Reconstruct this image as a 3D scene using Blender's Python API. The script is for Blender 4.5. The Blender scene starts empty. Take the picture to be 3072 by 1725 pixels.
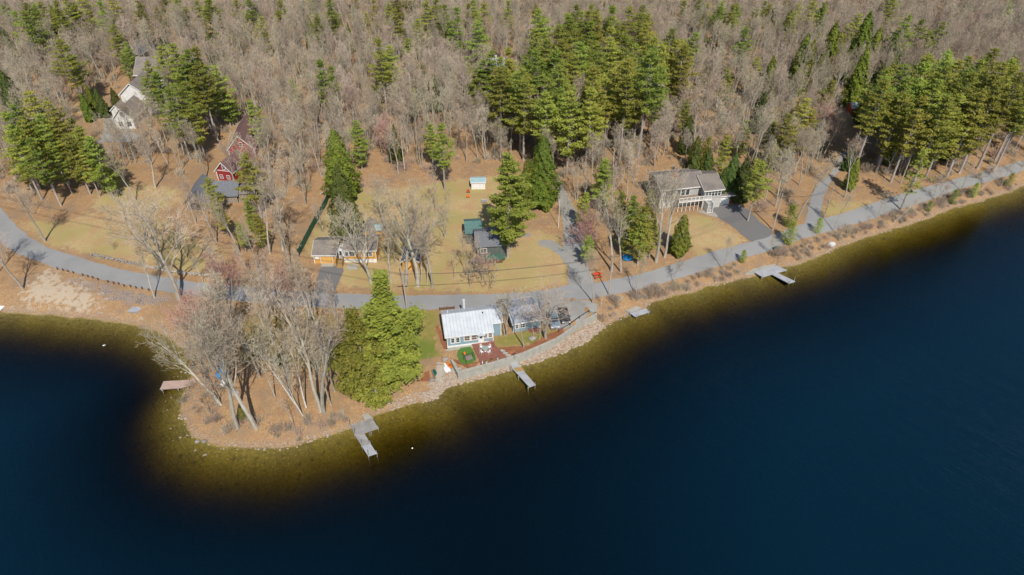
import bpy, math, random
import numpy as np
from mathutils import Vector, Matrix
from mathutils.geometry import delaunay_2d_cdt
SC = bpy.context.scene
COL = SC.collection
# ------------------------------------------------------------------ camera
H_CAM = 88.0; PITCH = math.radians(38.0); F = 2047.7; CX, CY = 1536.0, 862.5
cam_d = bpy.data.cameras.new('camera'); cam = bpy.data.objects.new('camera', cam_d); COL.objects.link(cam)
cam.location = (0, 0, H_CAM); cam.rotation_euler = (math.pi/2-PITCH, 0, 0)
cam_d.sensor_width = 36; cam_d.lens = 36*F/3072; cam_d.clip_start = 1; cam_d.clip_end = 9000
SC.camera = cam
# ------------------------------------------------------------------ light
SUN_EL = math.radians(48); SUN_AZ = math.radians(14)      # sun behind the camera, slightly to the right
W = bpy.data.worlds.new("World"); SC.world = W; W.use_nodes = True
nt = W.node_tree; bg = nt.nodes['Background']
sky = nt.nodes.new('ShaderNodeTexSky'); sky.sky_type = 'NISHITA'; sky.sun_disc = False
sdir = Vector((math.sin(SUN_AZ)*math.cos(SUN_EL), -math.cos(SUN_AZ)*math.cos(SUN_EL), math.sin(SUN_EL)))
sky.sun_elevation = SUN_EL; sky.sun_rotation = math.pi - SUN_AZ
sky.air_density = 1.0; sky.dust_density = 0.6; sky.ozone_density = 2.5
nt.links.new(sky.outputs[0], bg.inputs[0]); bg.inputs[1].default_value = 0.10
sl = bpy.data.lights.new('sun', 'SUN'); sl.energy = 4.7; sl.angle = math.radians(0.5); sl.color = (1.0, 0.93, 0.83)
sun = bpy.data.objects.new('sun', sl); COL.objects.link(sun)
sun.rotation_euler = sdir.to_track_quat('Z', 'Y').to_euler(); sun.location = (60, -60, 200)
SC.view_settings.view_transform = 'Standard'; SC.view_settings.look = 'None'; SC.view_settings.exposure = 0.0; SC.view_settings.gamma = 1
SC.render.engine = 'CYCLES'
SC.cycles.max_bounces = 6; SC.cycles.diffuse_bounces = 2; SC.cycles.glossy_bounces = 2; SC.cycles.transparent_max_bounces = 8
SC.cycles.volume_bounces = 0; SC.cycles.caustics_reflective = False; SC.cycles.caustics_refractive = False
# ------------------------------------------------------------------ photo -> place
CR = dict(X=(0,0,1),K1=(0,0,2.892),K2=(768,0,2.892),K3=(1536,0,2.892),K4=(2304,0,2.892),
          L1=(0,450,2.892),L2=(768,450,2.892),L3=(1536,450,2.892),L4=(2304,450,2.892),
          A=(400,850,2.629),B=(1200,880,3.614),C=(0,850,4.132),D=(1800,700,3.614),
          E=(1290,890,6.44),Fc=(1480,880,6.779),Y=(900,620,6.025),R=(1900,500,6.44),Rb=(500,380,5.163),
          M=(300,130,4.665),V=(1300,640,6.573),T=(440,1060,7.23),Dk=(1000,1220,8.506),Hc=(1240,1030,9.64),S=(1360,500,10.33),S2=(1420,180,10.33),N=(2440,250,6.2875))
def q(c, x, y):
    o = CR[c]; return (o[0]+x/o[2], o[1]+y/o[2])
cp, sp = math.cos(PITCH), math.sin(PITCH)
def P(s, z=0.0):
    a = (s[0]-CX)/F; b = -(s[1]-CY)/F
    d = (a, cp+b*sp, -sp+b*cp)
    t = (z-H_CAM)/d[2]
    return (a*t, d[1]*t)
def proj(x, y, z):
    yy = y*cp-(z-H_CAM)*sp; up = y*sp+(z-H_CAM)*cp
    return (CX+F*x/yy, CY-F*up/yy)
def poly(c, pts, z=0.0): return [P(q(c,*p), z) for p in pts]
SH = [P((-900,900)), P((-300,925)), P((0,936))]
SH += poly('C', [(200,365),(600,390),(1000,430),(1400,480),(1700,530),(1900,585),(2060,650)])
SH += poly('A', [(330,450),(400,520),(445,610),(462,700),(435,800),(408,880),(388,950),(378,1030),(410,1110),(432,1160),(500,1212),(570,1250),(700,1285),(860,1296),(1000,1299),(1150,1295),(1300,1267),(1400,1240),(1450,1218),(1550,1193),(1700,1145),(1800,1098),(1900,1045),(2010,1008)])
SH += poly('B', [(150,1190),(290,1172),(370,1150),(395,1110),(440,1060),(500,1012),(620,985),(800,940),(950,892),(1100,852),(1190,830),(1290,787),(1450,742),(1600,700),(1750,642),(1880,590),(2000,520),(2130,412),(2200,362),(2300,300),(2450,237)])
SH += poly('D', [(0,1035),(80,985),(170,935),(270,890),(380,855),(500,810),(515,785),(540,758),(700,710),(900,650),(1000,635),(1150,580),(1300,545),(1450,515),(1600,475),(1750,430),(1980,362),(2100,345),(2300,275),(2480,195)])
SH += poly('L4', [(560,868),(620,840),(700,812),(850,760),(1000,705),(1150,665),(1250,635),(1400,590),(1500,547),(1600,505),(1750,470),(1900,425),(2050,380),(2150,335),(2221,310)])
SH += [P((3300,470)), P((3700,350)), P((4200,230))]
# small natural irregularity of the waterline
_r = random.Random(5); _s = []
for i in range(len(SH)-1):
    a, b = SH[i], SH[i+1]; L = math.dist(a, b); n = max(1, min(12, int(L/1.6)))
    for k in range(n):
        t = k/n; j = 0.28 if 0 < i < len(SH)-4 else 0
        _s.append((a[0]+(b[0]-a[0])*t+_r.uniform(-j,j), a[1]+(b[1]-a[1])*t+_r.uniform(-j,j)))
_s.append(SH[-1]); SH = _s
SHA = np.array(SH)
LANDP = np.array(SH+[(3500, SH[-1][1]+50), (3500, 4000), (-3500, 4000), (-3500, SH[0][1])])
def inside(px, py, pl):
    pl = np.asarray(pl); c = np.zeros(px.shape, bool); n = len(pl); j = n-1
    for i in range(n):
        xi, yi = pl[i]; xj, yj = pl[j]
        if yi != yj:
            c ^= ((yi > py) != (yj > py)) & (px < (xj-xi)*(py-yi)/(yj-yi)+xi)
        j = i
    return c
def pdist(px, py, pl, closed=False):
    pl = np.asarray(pl); n = len(pl); d = np.full(px.shape, 1e9)
    for i in range(n if closed else n-1):
        a = pl[i]; b = pl[(i+1) % n]; v = b-a; l2 = max(v[0]**2+v[1]**2, 1e-9)
        t = np.clip(((px-a[0])*v[0]+(py-a[1])*v[1])/l2, 0, 1)
        d = np.minimum(d, (px-a[0]-v[0]*t)**2+(py-a[1]-v[1]*t)**2)
    return np.sqrt(d)
TZ = 1.95
WALL = [P(q('B',*p), TZ) for p in [(548,722),(627,872),(900,800),(1190,715),(1260,690),(1340,664),(1480,605),(1700,508),(1760,470),(1900,370),(2000,310),(2136,240),(2132,205),(2070,178)]]
TERR = WALL+[P(q('B',*p), TZ) for p in [(1900,60),(1500,100),(1100,200),(400,190),(380,500)]]
def sdist(px, py):
    px = np.atleast_1d(np.asarray(px, float)); py = np.atleast_1d(np.asarray(py, float))
    s = np.where(inside(px, py, LANDP), 1.0, -1.0)
    d = pdist(px, py, SHA[::8]); k = d < 45
    if k.any(): d[k] = pdist(px[k], py[k], SHA)
    return s*d
def sstep(a, b, x):
    t = np.clip((x-a)/(b-a), 0, 1); return t*t*(3-2*t)
def ground(px, py, full=False):
    px = np.asarray(px, float); py = np.asarray(py, float)
    d = sdist(px, py)
    land = 1.9*(1-np.exp(-np.maximum(d,0)/4.0)) + 5.0*sstep(60, 320, d)
    ins = inside(px, py, TERR) & (pdist(px, py, np.array(WALL)) > 0.8)
    land = np.where(ins, np.maximum(land, TZ-0.02), land)
    u = np.maximum(-d, 0)
    deep = 15-9.5*np.exp(-((px+4)/38.0)**2-(np.maximum(0, 25-py)/60.0)**2)      # shoal shape added off the peninsula to keep the water's blue darker there
    wat = -deep*(1-np.exp(-(0.10*u+0.024*u*u)/deep))
    z = np.where(d > 0, land, wat)
    return (z, d) if full else z
def gz(x, y): return float(ground(np.array([x]), np.array([y]))[0])
def G(s):
    z = 1.5
    for _ in range(5):
        x, y = P(s, z); z = max(0.0, gz(x, y))
    return (x, y, z)
def g(c, x, y): return G(q(c, x, y))
# ------------------------------------------------------------------ helpers
def tag(o, label=None, cat=None, group=None, kind=None):
    if label: o['label'] = label
    if cat: o['category'] = cat
    if group: o['group'] = group
    if kind: o['kind'] = kind
    return o
def empty(name, loc, rz=0, label=None, cat=None, group=None, parent=None):
    o = bpy.data.objects.new(name, None); COL.objects.link(o); o.empty_display_size = 0.3
    o.location = loc; o.rotation_euler = (0, 0, rz)
    if parent: o.parent = parent
    return tag(o, label, cat, group)
class MB:
    def __init__(s): s.v = []; s.f = []; s.m = []
    def add(s, vs, fs, mi=0):
        n = len(s.v); s.v += [tuple(v) for v in vs]; s.f += [tuple(i+n for i in f) for f in fs]; s.m += [mi]*len(fs)
    def box(s, x0, x1, y0, y1, z0, z1, mi=0):
        s.add([(x0,y0,z0),(x1,y0,z0),(x1,y1,z0),(x0,y1,z0),(x0,y0,z1),(x1,y0,z1),(x1,y1,z1),(x0,y1,z1)],
              [(0,3,2,1),(4,5,6,7),(0,1,5,4),(1,2,6,5),(2,3,7,6),(3,0,4,7)], mi)
    def prism(s, pts, z0, z1, mi=0):   # polygon footprint extruded
        n = len(pts); a = sum(pts[i][0]*pts[(i+1)%n][1]-pts[(i+1)%n][0]*pts[i][1] for i in range(n))
        if a < 0: pts = pts[::-1]
        z0s = z0 if isinstance(z0, (list, tuple)) else [z0]*n
        s.add([(p[0],p[1],z) for p, z in zip(pts, z0s)]+[(p[0],p[1],z1) for p in pts],
              [tuple(range(n-1,-1,-1)), tuple(range(n,2*n))]+[(i,(i+1)%n,n+(i+1)%n,n+i) for i in range(n)], mi)
    def ext(s, prof, axis, a, b, mi=0):   # profile (u,z) extruded along x (axis 0) or y (axis 1)
        n = len(prof)
        f = (lambda p, t: (t, p[0], p[1])) if axis == 0 else (lambda p, t: (p[0], t, p[1]))
        s.add([f(p, a) for p in prof]+[f(p, b) for p in prof],
              [tuple(range(n)), tuple(range(2*n-1, n-1, -1))]+[(i, n+i, n+(i+1)%n, (i+1)%n) for i in range(n)], mi)
    def tube(s, pts, rs, n=6, mi=0, cap=True):
        pts = [Vector(p) for p in pts]; base = len(s.v)
        for i, p in enumerate(pts):
            d = (pts[min(i+1,len(pts)-1)]-pts[max(i-1,0)]); d = d.normalized() if d.length > 1e-9 else Vector((0,0,1))
            u = d.cross(Vector((0,0,1)) if abs(d.z) < .9 else Vector((1,0,0))).normalized(); w = d.cross(u)
            for k in range(n):
                a = 2*math.pi*k/n; c = p+(u*math.cos(a)+w*math.sin(a))*rs[i]; s.v.append((c.x,c.y,c.z))
        for i in range(len(pts)-1):
            for k in range(n):
                a = base+i*n+k; b = base+i*n+(k+1)%n; s.f.append((a,a+n,b+n,b)); s.m.append(mi)
        if cap:
            e = base+(len(pts)-1)*n; s.f.append(tuple(range(e+n-1,e-1,-1))); s.m.append(mi)
            s.f.append(tuple(range(base,base+n))); s.m.append(mi)
    def ell(s, c, r, nu=10, nv=6, mi=0, jit=0, rnd=random):
        base = len(s.v)
        for j in range(1, nv):
            th = math.pi*j/nv
            for i in range(nu):
                ph = 2*math.pi*i/nu; k = 1+rnd.uniform(-jit, jit)
                s.v.append((c[0]+r[0]*math.sin(th)*math.cos(ph)*k, c[1]+r[1]*math.sin(th)*math.sin(ph)*k, c[2]+r[2]*math.cos(th)*k))
        s.v.append((c[0],c[1],c[2]+r[2])); s.v.append((c[0],c[1],c[2]-r[2])); t = len(s.v)-2; b = t+1
        for j in range(nv-2):
            for i in range(nu):
                a = base+j*nu+i; e = base+j*nu+(i+1)%nu; s.f.append((a,a+nu,e+nu,e)); s.m.append(mi)
        for i in range(nu):
            s.f.append((t, base+i, base+(i+1)%nu)); s.m.append(mi)
            o = base+(nv-2)*nu; s.f.append((b, o+(i+1)%nu, o+i)); s.m.append(mi)
    def mesh(s, name, mats):
        me = bpy.data.meshes.new(name); me.from_pydata(s.v, [], s.f)
        for m in (mats if isinstance(mats, (list, tuple)) else [mats]): me.materials.append(m)
        if isinstance(mats, (list, tuple)) and len(mats) > 1: me.polygons.foreach_set('material_index', s.m)
        me.update(); return me
    def build(s, name, mats, parent=None, smooth=False, loc=None, rz=0, bevel=0):
        me = s.mesh(name, mats)
        if smooth: me.polygons.foreach_set('use_smooth', [True]*len(me.polygons))
        o = bpy.data.objects.new(name, me); COL.objects.link(o)
        if parent: o.parent = parent
        if loc: o.location = loc
        if rz: o.rotation_euler = (0,0,rz)
        if bevel:
            b = o.modifiers.new('bevel','BEVEL'); b.width = bevel; b.segments = 2; b.limit_method = 'ANGLE'
        return o
def copy_tree(o, parent=None):
    c = o.copy(); COL.objects.link(c); c.parent = parent
    for ch in list(o.children): copy_tree(ch, c)
    return c
# ------------------------------------------------------------------ materials
def mat(name, col, rough=0.8, col2=None, scale=3.0, bump=0.0, bscale=None, metal=0.0, spec=0.3, detail=4, stretch=None, c3=None, s3=0.15, contrast=(0.35,0.65), rnd=0.0):
    m = bpy.data.materials.new(name); m.use_nodes = True; n = m.node_tree.nodes; l = m.node_tree.links
    b = n['Principled BSDF']; b.inputs['Base Color'].default_value = (*col, 1); b.inputs['Roughness'].default_value = rough
    b.inputs['Metallic'].default_value = metal; b.inputs['Specular IOR Level'].default_value = spec
    tc = n.new('ShaderNodeTexCoord'); mp = n.new('ShaderNodeMapping'); l.new(tc.outputs['Object'], mp.inputs[0])
    if stretch: mp.inputs['Scale'].default_value = stretch
    out = None
    if col2:
        t = n.new('ShaderNodeTexNoise'); t.inputs['Scale'].default_value = scale; t.inputs['Detail'].default_value = detail; l.new(mp.outputs[0], t.inputs['Vector'])
        r = n.new('ShaderNodeMapRange'); r.inputs[1].default_value = contrast[0]; r.inputs[2].default_value = contrast[1]; l.new(t.outputs[0], r.inputs[0])
        x = n.new('ShaderNodeMix'); x.data_type = 'RGBA'; x.inputs[6].default_value = (*col,1); x.inputs[7].default_value = (*col2,1)
        l.new(r.outputs[0], x.inputs[0]); out = x.outputs[2]
        if c3:
            t2 = n.new('ShaderNodeTexNoise'); t2.inputs['Scale'].default_value = s3; t2.inputs['Detail'].default_value = 3; l.new(mp.outputs[0], t2.inputs['Vector'])
            r2 = n.new('ShaderNodeMapRange'); r2.inputs[1].default_value = .42; r2.inputs[2].default_value = .68; l.new(t2.outputs[0], r2.inputs[0])
            x2 = n.new('ShaderNodeMix'); x2.data_type = 'RGBA'; l.new(r2.outputs[0], x2.inputs[0]); l.new(out, x2.inputs[6]); x2.inputs[7].default_value = (*c3,1); out = x2.outputs[2]
    if rnd:
        oi = n.new('ShaderNodeObjectInfo'); hs = n.new('ShaderNodeHueSaturation')
        r3 = n.new('ShaderNodeMapRange'); r3.inputs[3].default_value = 1-rnd; r3.inputs[4].default_value = 1+rnd; l.new(oi.outputs['Random'], r3.inputs[0]); l.new(r3.outputs[0], hs.inputs['Value'])
        mm = n.new('ShaderNodeMath'); mm.operation = 'MULTIPLY'; mm.inputs[1].default_value = 7.13; l.new(oi.outputs['Random'], mm.inputs[0])
        fr = n.new('ShaderNodeMath'); fr.operation = 'FRACT'; l.new(mm.outputs[0], fr.inputs[0])
        r4 = n.new('ShaderNodeMapRange'); r4.inputs[3].default_value = 0.5-rnd*0.11; r4.inputs[4].default_value = 0.5+rnd*0.11; l.new(fr.outputs[0], r4.inputs[0]); l.new(r4.outputs[0], hs.inputs['Hue'])
        if out: l.new(out, hs.inputs['Color'])
        else: hs.inputs['Color'].default_value = (*col,1)
        out = hs.outputs[0]
    if out: l.new(out, b.inputs['Base Color'])
    if bump:
        t = n.new('ShaderNodeTexNoise'); t.inputs['Scale'].default_value = bscale or scale*2; t.inputs['Detail'].default_value = 5; l.new(mp.outputs[0], t.inputs['Vector'])
        bp = n.new('ShaderNodeBump'); bp.inputs['Strength'].default_value = 1; bp.inputs['Distance'].default_value = bump; l.new(t.outputs[0], bp.inputs['Height']); l.new(bp.outputs[0], b.inputs['Normal'])
    return m
def stripes(m, axis, period, width, dark, depth=0.01):
    """boards or seams: dark lines at a regular spacing in the object's own coordinates"""
    n = m.node_tree.nodes; l = m.node_tree.links; b = n['Principled BSDF']
    tc = n.new('ShaderNodeTexCoord'); sx = n.new('ShaderNodeSeparateXYZ'); l.new(tc.outputs['Object'], sx.inputs[0])
    d = n.new('ShaderNodeMath'); d.operation = 'DIVIDE'; d.inputs[1].default_value = period; l.new(sx.outputs[axis], d.inputs[0])
    f = n.new('ShaderNodeMath'); f.operation = 'FRACT'; l.new(d.outputs[0], f.inputs[0])
    c = n.new('ShaderNodeMath'); c.operation = 'LESS_THAN'; c.inputs[1].default_value = width/period; l.new(f.outputs[0], c.inputs[0])
    x = n.new('ShaderNodeMix'); x.data_type = 'RGBA'; l.new(c.outputs[0], x.inputs[0]); x.inputs[7].default_value = (*dark,1)
    src = b.inputs['Base Color']
    if src.links: l.new(src.links[0].from_socket, x.inputs[6])
    else: x.inputs[6].default_value = src.default_value
    l.new(x.outputs[2], src); return m
def leafmat(name, c1, c2, scale=0.9, rnd=0.30, trans=0.40):
    m = mat(name, c1, 0.6, c2, scale, rnd=rnd, spec=0.25, detail=2)
    n = m.node_tree.nodes; l = m.node_tree.links; b = n['Principled BSDF']
    tr = n.new('ShaderNodeBsdfTranslucent'); l.new(b.inputs['Base Color'].links[0].from_socket, tr.inputs[0])
    mx = n.new('ShaderNodeMixShader'); mx.inputs[0].default_value = trans; l.new(b.outputs[0], mx.inputs[1]); l.new(tr.outputs[0], mx.inputs[2])
    l.new(mx.outputs[0], n['Material Output'].inputs[0]); return m
M = {}
M['white'] = mat('white_paint', (.78,.78,.76), .5, (.66,.66,.64), 1.5)
M['white2'] = mat('white_siding', (.74,.74,.72), .6, (.62,.62,.6), 1.2)
M['blue'] = stripes(mat('blue_siding', (.26,.36,.42), .6, (.22,.32,.38), 1.0), 2, .16, .02, (.11,.17,.21))
M['metal'] = mat('metal_roof', (.58,.62,.65), .45, (.50,.54,.58), .8, metal=.0, spec=.4)
M['concrete'] = mat('concrete', (.42,.40,.36), .9, (.31,.30,.26), 1.1, .01, 6, c3=(.36,.36,.30), s3=.4)
M['asphalt'] = mat('asphalt', (.255,.255,.25), .9, (.325,.325,.32), 14, .004, 40, c3=(.25,.25,.245), s3=.18, spec=.2)
M['asphalt_dark'] = mat('dark_asphalt', (.15,.148,.148), .9, (.185,.18,.178), 10, .004, 40, c3=(.165,.16,.155), s3=.3, spec=.2)
M['gravel'] = mat('gravel', (.25,.25,.24), .95, (.35,.35,.335), 9, .02, 18, c3=(.27,.25,.22), s3=.25)
M['gravel2'] = mat('tan_gravel', (.33,.29,.24), .95, (.43,.38,.31), 8, .02, 18, c3=(.30,.27,.22), s3=.3)
M['mulch'] = mat('mulch', (.29,.12,.058), .95, (.19,.075,.036), 7, .03, 14, c3=(.34,.15,.075), s3=.6)
M['deckred'] = stripes(mat('red_deck', (.29,.125,.09), .7, (.24,.10,.072), 1.5), 0, .15, .022, (.07,.025,.02))
M['deckgrey'] = stripes(mat('grey_deck', (.40,.39,.39), .8, (.30,.29,.28), 1.2, c3=(.26,.24,.22), s3=.5), 1, .15, .02, (.12,.11,.10))
M['decklight'] = stripes(mat('light_deck', (.42,.43,.45), .7, (.34,.35,.37), .8), 1, .3, .02, (.25,.26,.28))
M['deckpink'] = stripes(mat('pink_deck', (.50,.36,.30), .8, (.42,.30,.25), .8), 1, .2, .02, (.2,.14,.12))
M['turf'] = mat('green_turf', (.07,.16,.03), .9, (.09,.19,.035), 4, .02, 12)
M['shingle'] = mat('brown_shingle', (.245,.215,.185), .9, (.20,.175,.15), 3, .015, 8, c3=(.17,.15,.14), s3=.4)
M['shingle_grey'] = mat('grey_shingle', (.17,.18,.20), .9, (.13,.14,.155), 3, .015, 8)
M['shingle_pale'] = mat('pale_blue_grey_shingle', (.33,.355,.40), .85, (.27,.29,.33), 3, .015, 8)
M['shingle_red'] = mat('reddish_shingle', (.19,.11,.105), .9, (.155,.09,.085), 3, .015, 8)
M['shingle_teal'] = mat('teal_roof', (.10,.20,.18), .8, (.075,.15,.14), 2)
M['shingle_blue'] = mat('pale_blue_roof', (.30,.44,.47), .7, (.25,.37,.40), 2)
M['yellow'] = stripes(mat('yellow_siding', (.68,.36,.075), .6, (.60,.31,.065), 1.2), 2, .17, .02, (.40,.20,.04))
M['yellowdoor'] = stripes(mat('yellow_door', (.72,.42,.13), .6, (.66,.37,.10), 1.2), 2, .5, .02, (.4,.22,.05))
M['red'] = stripes(mat('red_siding', (.33,.04,.04), .7, (.28,.035,.035), 1.5), 2, .2, .02, (.2,.02,.02))
M['brick'] = mat('red_brick', (.28,.075,.05), .85, (.22,.06,.045), 5, .01, 12)
M['greywall'] = stripes(mat('grey_siding', (.44,.43,.40), .7, (.38,.37,.35), 1.2), 2, .18, .02, (.27,.26,.24))
M['palewall'] = mat('pale_stucco', (.58,.56,.52), .8, (.49,.47,.44), 1.2)
M['logwall'] = stripes(mat('peeled_logs', (.42,.36,.29), .85, (.33,.28,.23), 3), 0, .34, .12, (.10,.075,.055))
M['darkwall'] = mat('dark_green_wall', (.09,.11,.10), .8, (.13,.14,.12), 2)
M['greendeck'] = mat('green_deck', (.055,.13,.10), .8, (.075,.15,.12), 2)
M['seam'] = mat('roof_seam', (.44,.47,.50), .5, metal=.2)
M['glass'] = mat('window_glass', (.035,.045,.055), .08, spec=.8)
M['glassbrown'] = mat('window_with_blinds', (.20,.14,.11), .2, (.13,.09,.07), 2, spec=.6)
M['dark'] = mat('dark_metal', (.03,.03,.035), .5, spec=.4)
M['galv'] = mat('galvanised_pipe', (.55,.56,.58), .4, metal=.6)
M['wood'] = mat('weathered_wood', (.27,.21,.15), .85, (.20,.155,.11), 5)
M['woodyellow'] = mat('yellow_wood_rail', (.40,.27,.11), .85, (.32,.21,.09), 4)
M['woodbrown'] = mat('brown_wood', (.16,.09,.05), .85, (.12,.07,.04), 4)
M['pole'] = mat('utility_pole_wood', (.46,.40,.34), .9, (.36,.31,.27), 3, stretch=(1,1,.1))
M['greenfence'] = mat('green_fence', (.02,.13,.085), .6, (.016,.10,.07), 1.5)
M['tarp'] = mat('blue_tarp', (.015,.22,.50), .45, (.01,.15,.38), 2, .03, 3)
M['orange'] = mat('orange_plastic', (.75,.19,.02), .4, (.68,.15,.02), 1)
M['canoe'] = mat('green_canoe', (.01,.12,.11), .35)
M['plastic'] = mat('white_plastic', (.85,.86,.88), .35)
M['redpaint'] = mat('red_paint', (.48,.07,.035), .6, (.4,.055,.03), 3)
M['redbright'] = mat('bright_red_paint', (.62,.09,.04), .5, (.5,.07,.03), 2)
M['stone'] = mat('shore_stone', (.36,.32,.28), .9, (.24,.21,.19), 3, .02, 8, rnd=.25)
M['stone2'] = mat('reddish_stone', (.33,.25,.19), .9, (.42,.35,.28), 2.2, .02, 6)
M['bark'] = mat('grey_bark', (.32,.29,.24), .95, (.44,.41,.345), 2.2, .02, 8, stretch=(1,1,.4), rnd=.15)
M['twig'] = mat('grey_twigs', (.38,.315,.235), .9, (.48,.41,.31), .35, rnd=.2, spec=.15)
M['twigred'] = mat('budding_red_twigs', (.43,.31,.245), .9, (.43,.36,.27), .35, rnd=.2, spec=.15)
M['twigred2'] = mat('red_bud_twigs', (.48,.24,.21), .9, (.45,.31,.26), .35, rnd=.15, spec=.15)
M['twigtan'] = mat('tan_twigs', (.50,.43,.33), .9, (.46,.39,.31), .35, rnd=.2, spec=.15)
M['birch'] = mat('birch_bark', (.62,.58,.53), .8, (.36,.32,.28), 2.5, contrast=(.5,.7), stretch=(1,1,2.5))
M['pinebark'] = mat('pine_bark', (.30,.26,.235), .95, (.42,.38,.35), 2, .02, 6, stretch=(1,1,.4), rnd=.1)
M['pine'] = leafmat('pine_needles', (.41,.42,.075), (.26,.31,.06))
M['pinebright'] = leafmat('bright_pine_needles', (.40,.44,.08), (.27,.32,.06), rnd=.08)
M['cedar'] = leafmat('cedar_foliage', (.24,.27,.035), (.14,.18,.025))
M['hemlock'] = leafmat('hemlock_foliage', (.14,.18,.04), (.08,.115,.028))
# ------------------------------------------------------------------ ground sheet
def axis(lo, a, b, hi, step, mid=None):
    c = list(np.arange(a, b, step)); s = step; x = a
    left = []
    while x > lo: s *= 1.13; x -= s; left.append(x)
    s = step; x = b; right = []
    while x < hi:
        right.append(x)
        if mid and x < mid: s = min(s*1.05, 2.2)
        else: s *= 1.13
        x += s
    return np.array(left[::-1]+c+right+[hi])
gxs = axis(-3800, -135, 172, 3800, .85); gys = axis(-3000, 74, 186, 3900, .85, 420)
GX, GY = np.meshgrid(gxs, gys); gshape = GX.shape
GXf, GYf = GX.ravel(), GY.ravel()
GZ, GD = ground(GXf, GYf, True)
rs = np.random.RandomState(3)
GZ = GZ+np.where((GYf > 60) & (GYf < 400) & (np.abs(GXf) < 500) & (np.abs(GD) > .6), rs.uniform(-.035,.035,GZ.shape), 0)
GZ = np.maximum(GZ, -16)
ZONES = {}
def zone(name, c, pts):
    ZONES.setdefault(name, []).append([P(q(c,*p), 2.0) for p in pts])
zone('lawn','L1',[(330,610),(560,640),(760,540),(1000,640),(1350,560),(1560,700),(1900,850),(1960,1030),(1500,1070),(1250,1010),(800,900),(420,810),(200,640)])
zone('lawn','L1',[(900,250),(1500,330),(1600,420),(1350,560),(1000,640),(800,480)])
zone('lawn','L2',[(420,900),(560,560),(900,330),(1250,330),(1700,260),(2180,215),(2150,330),(2080,600),(2150,900),(2300,1120),(2300,1230),(1560,1210),(720,1180),(720,1000)])
zone('lawn','L3',[(-60,700),(230,700),(420,760),(480,1000),(490,1150),(100,1225),(-90,1225)])
zone('lawn','L3',[(1380,600),(1560,560),(1730,575),(1830,640),(2010,780),(1950,825),(1600,915),(1540,800),(1370,710)])
zone('lawn','L3',[(1480,190),(1560,185),(1750,200),(1700,235),(1500,235)])
zone('lawn','L4',[(480,500),(560,450),(880,440),(900,462),(660,545),(500,590)])
zone('lawn','K1',[(660,910),(960,900),(880,960),(680,990)])
zone('green','B',[(-420,130),(-100,170),(400,190),(385,560),(430,620),(250,700),(-100,760),(-500,700)])
zone('olive','A',[(860,250),(1180,215),(1680,240),(1690,600),(1560,660),(1250,660),(1040,600),(880,640),(800,400)])
zone('green','E',[(1240,760),(1500,700),(2000,720),(2400,640),(2450,800),(1900,950),(1350,985),(1240,900)])
zone('sand','L1',[(330,1090),(430,1050),(520,1140),(640,1170),(780,1250),(800,1310),(660,1345),(480,1310),(330,1280),(200,1275),(230,1200)])
zone('sand','C',[(90,300),(250,283),(420,290),(700,320),(960,352),(1300,420),(1800,490),(1800,520),(1000,440),(400,400),(60,370)])
zone('rocky','L1',[(560,1090),(900,1165),(1240,1230),(1560,1260),(1300,1330),(960,1275),(760,1200),(600,1140)])
def zmask(name, soft):
    m = np.zeros(GXf.shape)
    for pl in ZONES.get(name, []):
        s = np.where(inside(GXf, GYf, pl), 1, -1)*pdist(GXf, GYf, pl, True)
        m = np.maximum(m, np.clip(s/soft*.5+.5, 0, 1))
    return m
nv = len(GXf); me = bpy.data.meshes.new('ground')
ny, nx = gshape
co = np.stack([GXf, GYf, GZ], 1).astype(np.float32)
ii = (np.arange(ny-1)[:,None]*nx+np.arange(nx-1)[None,:]).ravel()
fc = np.stack([ii, ii+1, ii+nx+1, ii+nx], 1).astype(np.int32)
me.vertices.add(nv); me.vertices.foreach_set('co', co.ravel())
me.loops.add(fc.size); me.loops.foreach_set('vertex_index', fc.ravel())
me.polygons.add(len(fc)); me.polygons.foreach_set('loop_start', np.arange(0, fc.size, 4, dtype=np.int32)); me.polygons.foreach_set('loop_total', np.full(len(fc), 4, np.int32))
me.update(); me.polygons.foreach_set('use_smooth', [True]*len(fc))
for nm, soft in (('lawn',2.5),('green',2.0),('olive',3.0),('sand',4.5),('rocky',2.0)):
    a = me.attributes.new(nm, 'FLOAT', 'POINT'); a.data.foreach_set('value', zmask(nm, soft).astype(np.float32))
a = me.attributes.new('shore', 'FLOAT', 'POINT'); a.data.foreach_set('value', np.clip(GD, -60, 60).astype(np.float32))
gm = bpy.data.materials.new('leaf_litter_ground'); gm.use_nodes = True; N = gm.node_tree.nodes; Lk = gm.node_tree.links
B = N['Principled BSDF']; B.inputs['Roughness'].default_value = .95; B.inputs['Specular IOR Level'].default_value = .15
tc = N.new('ShaderNodeTexCoord')
def noise(sc, det=4, rough=.5, vec=None):
    t = N.new('ShaderNodeTexNoise'); t.inputs['Scale'].default_value = sc; t.inputs['Detail'].default_value = det; t.inputs['Roughness'].default_value = rough
    Lk.new(vec or tc.outputs['Object'], t.inputs['Vector']); return t.outputs[0]
def rng(src, a, b, c=0, d=1):
    r = N.new('ShaderNodeMapRange'); r.inputs[1].default_value = a; r.inputs[2].default_value = b; r.inputs[3].default_value = c; r.inputs[4].default_value = d; Lk.new(src, r.inputs[0]); return r.outputs[0]
def mixc(f, a, b):
    x = N.new('ShaderNodeMix'); x.data_type = 'RGBA'; Lk.new(f, x.inputs[0])
    for i, v in ((6,a),(7,b)):
        if isinstance(v, tuple): x.inputs[i].default_value = (*v,1)
        else: Lk.new(v, x.inputs[i])
    return x.outputs[2]
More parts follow.
